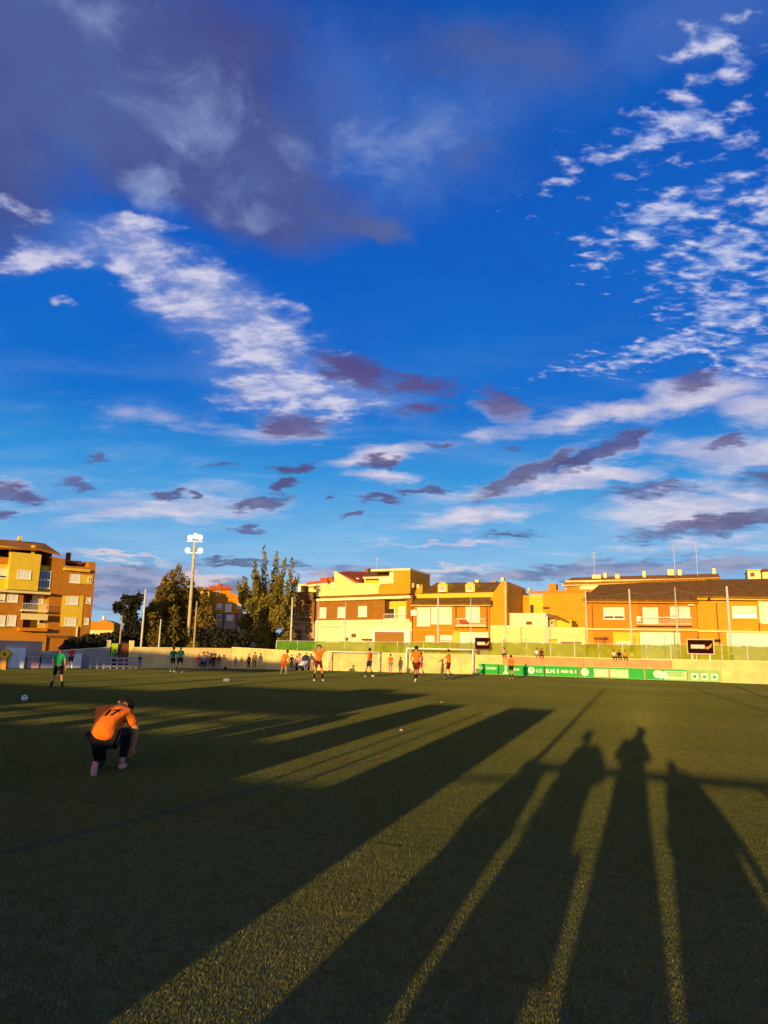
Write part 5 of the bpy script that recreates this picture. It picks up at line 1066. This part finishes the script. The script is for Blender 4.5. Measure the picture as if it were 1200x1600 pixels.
# ---------------------------------------------------------------- the near side, behind the camera: what throws the long shadows
t = thing('handrail', 'grey tubular handrail along the near touchline', 'railing', AB(0, -.06), -SUN_AZ)
MB().tube((-1.55, .0, 1.11), (4.5, -.20, 1.09), .045, n=10).build('top_rail', STEEL, t)
MB().tube((-3.0, .0, .93), (-1.55, .0, 1.0), .02, n=8).build('lower_rail', STEEL, t)
MB().tube((1.35, 0, 1.07), (2.1, 0, .0), .025, n=8).build('brace', STEEL, t)
for x in (3.0, 4.5): MB().tube((x, -.2, 0), (x, -.2, 1.08), .028, n=8).build('rail_post', STEEL, t)
t = thing('net_post', 'slim grey net post at the left end of the handrail', 'post', AB(-1.58, -.55)); MB().tube((0, 0, 0), (0, 0, 3.56), .05, .042, n=10).build('shaft', STEEL, t); MB().box(-.09, .09, -.09, .09, 0, .02).build('base_plate', STEEL, t)
t = thing('guy_rope', 'thick slanting net rope right of the camera', 'rope', AB(2.5, -.1), -SUN_AZ); MB().tube((.0, 0, 3.62), (1.1, 0, 2.3), .03, n=8).build('rope', GRY, t); MB().tube((-.2, 0, 3.75), (0, 0, 3.62), .03, n=8).build('shackle', STEEL, t)
t2 = thing('net_post', 'tall net post holding the slanting rope, right of the camera', 'post', AB(4.6, -.1)); MB().tube((0, 0, 0), (0, 0, 4.3), .05, n=10).build('shaft', STEEL, t2); 
MB().tube(AB(3.6, -.1, 2.3), AB(4.6, -.1, 1.2), .03, n=8).build('rope_end', GRY, t).matrix_parent_inverse = (Matrix.Translation(AB(2.5, -.1)) @ Matrix.Rotation(-SUN_AZ, 4, 'Z')).inverted()
FC = -SUN_AZ
phone = dict(elL=(-.22, .12, 1.22), wrL=(-.02, .27, 1.48), elR=(.24, .12, 1.22), wrR=(.14, .27, 1.48), head=(0, .0, 1.635))
person('photographer in a jacket holding a phone up with both hands', AB(-.19, -.42), 1.80, FC, pose=dict(phone, neck=(.05, -.02, 1.46), head=(.12, -.01, 1.63)), shirt=GRY, shorts=NAVY, longpants=True, longsl=True, hands=True, stout=1.38, hem=.80, flare=1.58)
t = thing('phone', 'black mobile phone held up by the photographer', 'phone', AB(-.04, -.12, 1.55), FC); MB().box(-.038, .038, -.004, .004, -.08, .08).build('phone_body', BLK, t); MB().box(-.034, .034, -.0055, -.0042, -.074, .074).build('screen', GLASS, t)
person('adult in a coat leaning at the handrail left of the photographer', AB(-.86, -.35), 1.68, FC, pose=dict(neck=(-.12, 0, 1.44), head=(-.2, .05, 1.60), chest=(-.06, 0, 1.28), shL=(-.24, 0, 1.36), shR=(.08, 0, 1.40), elR=(.34, .05, 1.12), wrR=(.1, .18, 1.06)), shirt=BRN, shorts=NAVY, longpants=True, longsl=True, hands=True, stout=1.5, hem=.78, flare=1.6)
person('child in a hooded jacket by the net post', AB(-1.44, -.35), 1.24, FC, pose=dict(neck=(-.14, 0, 1.44), head=(-.26, .05, 1.58), chest=(-.07, 0, 1.28), shL=(-.26, 0, 1.36), shR=(.1, 0, 1.40), elL=(-.38, .05, 1.15)), shirt=NAVY, shorts=BLK, longpants=True, longsl=True, hands=True, stout=2.4, hem=.82, flare=1.35)
person('child in a wide coat right of the photographer', AB(.44, -.35), 1.30, FC, pose=dict(neck=(-.05, 0, 1.46), head=(-.08, .03, 1.60), elL=(-.30, .02, 1.1), elR=(.46, .0, 1.05), wrR=(.5, .05, .8)), shirt=MAR, shorts=NAVY, longpants=True, longsl=True, hands=True, stout=2.7, hem=.82, flare=1.4)
for a_, lab in ((-.60, 'brown bag shape added for a bump in the shadow of the adult at the handrail'), (-.34, 'grey bag shape added for a bump in the shadow at the photographer left hip')):  # bag shapes added only to bump the two people's shadows
    t = thing('shadow_bag', lab, 'bag', AB(a_, -.3), -SUN_AZ); MB().prism([(-.08, -.05, .44), (.08, -.05, .44), (.07, -.04, .70), (-.07, -.04, .70)], [(-.08, .05, .44), (.08, .05, .44), (.07, .04, .70), (-.07, .04, .70)]).build('bag_body', BRN if a_ < -.5 else GRY, t)
    MB().tube((-.06, 0, .70), (-.10 if a_ < -.5 else .1, 0, 1.3), .01, n=5).build('strap', NAVY, t)
for a0, a1, lab in ((-3.63, -2.33, 'grey locker-like box added to throw the nearest block shadow on the left'), (-6.06, -4.93, 'grey locker-like box added to throw the block shadow farther left')):  # unseen boxes added to throw the two flat-ended block shadows
    t = thing('shadow_box', lab, 'locker', AB((a0+a1)/2, -1.2), -SUN_AZ, 'boxes added to throw shadows on the near side'); hw = (a1-a0)/2
    MB().box(-hw, hw, -.4, .4, .05, 2.22).build('body', GREYW, t); MB().box(-hw+.05, -.01, .41, .43, .12, 2.1).build('door', STEEL, t); MB().box(.01, hw-.05, .41, .43, .12, 2.1).build('door', STEEL, t)
    MB().box(-hw, hw, -.4, .4, 0, .05).build('plinth', DARK, t)
t = thing('low_wall', 'low concrete block wall between the two shadow boxes', 'wall', AB(-4.27, -1.2), -SUN_AZ); MB().box(-.72, .66, -.1, .1, 0, .95).build('block_panel', GREYW, t); MB().tube((.22, 0, .95), (.22, 0, 2.1), .03, n=8).tube((-.2, 0, .95), (-.2, 0, 1.6), .03, n=8).build('standpipe', STEEL, t)
t = thing('shelter', 'open sided spectator shelter with a low front wall on the left', 'shelter', AB(-6.3, -2.2), -SUN_AZ)
MB().box(-9.5, .3, -.1, .1, 0, 1.38).build('front_wall', GREYW, t); MB().box(-9.5, -.9, -.8, .2, 1.86, 2.75).build('roof', GREYW, t); MB().box(-.9, -.5, -.1, .1, 1.38, 1.9).build('side_panel', GREYW, t)
rg = random.Random(9)
for k in range(9): x = -.9-k*1.05; MB().box(x-.07, x+.07, -.07, .07, 1.38, 1.86).build('post', STEEL, t)
MB().box(-9.5, -1.0, -.03, .03, 1.56, 1.64).build('rail', STEEL, t)
for k in range(5): x = -1.4-k*1.7; MB().box(x-.35, x+.35, -.05, .05, 1.38, 1.38+rg.uniform(.3, .44)).build('seat_back', NAVY, t)
MB().box(-4.2, -2.6, -.5, .1, 2.75, 2.95).build('roof_vent', GREYW, t)
t = thing('grandstand', 'tall covered grandstand far to the left behind the camera', 'grandstand', AB(-15.5, -3.0), -SUN_AZ)
MB().box(-32, 0, -.1, .1, 0, 1.35).build('front_wall', GREYW, t); MB().box(-32, 0, -3.5, -3.0, 1.7, 2.75).build('back_wall', GREYW, t); MB().box(-16.5, -6, -6, .1, 4.62, 5.22).build('roof', GREYW, t); MB().box(-32, -16.5, -6, .1, 4.4, 5.75).build('roof', GREYW, t)
for k in range(11): x = -.3-k*3.1; MB().box(x-.13, x+.13, -.13, .13, 1.35, 4.62 if x > -16.5 else 4.4).build('post', STEEL, t)
for k in range(12): x = -1.2-k*2.6; w_ = rg.uniform(.4, 1.1); MB().box(x-w_, x+w_, -.2, 0, 1.35, 1.35+rg.uniform(.15, .5)).build('seat_block', NAVY, t)
for k in range(3): MB().box(-32, 0, -1.0-k*.7, -.3-k*.7, .3+k*.35, .65+k*.35).build('step', GREYW, t)
bpy.context.view_layer.update()
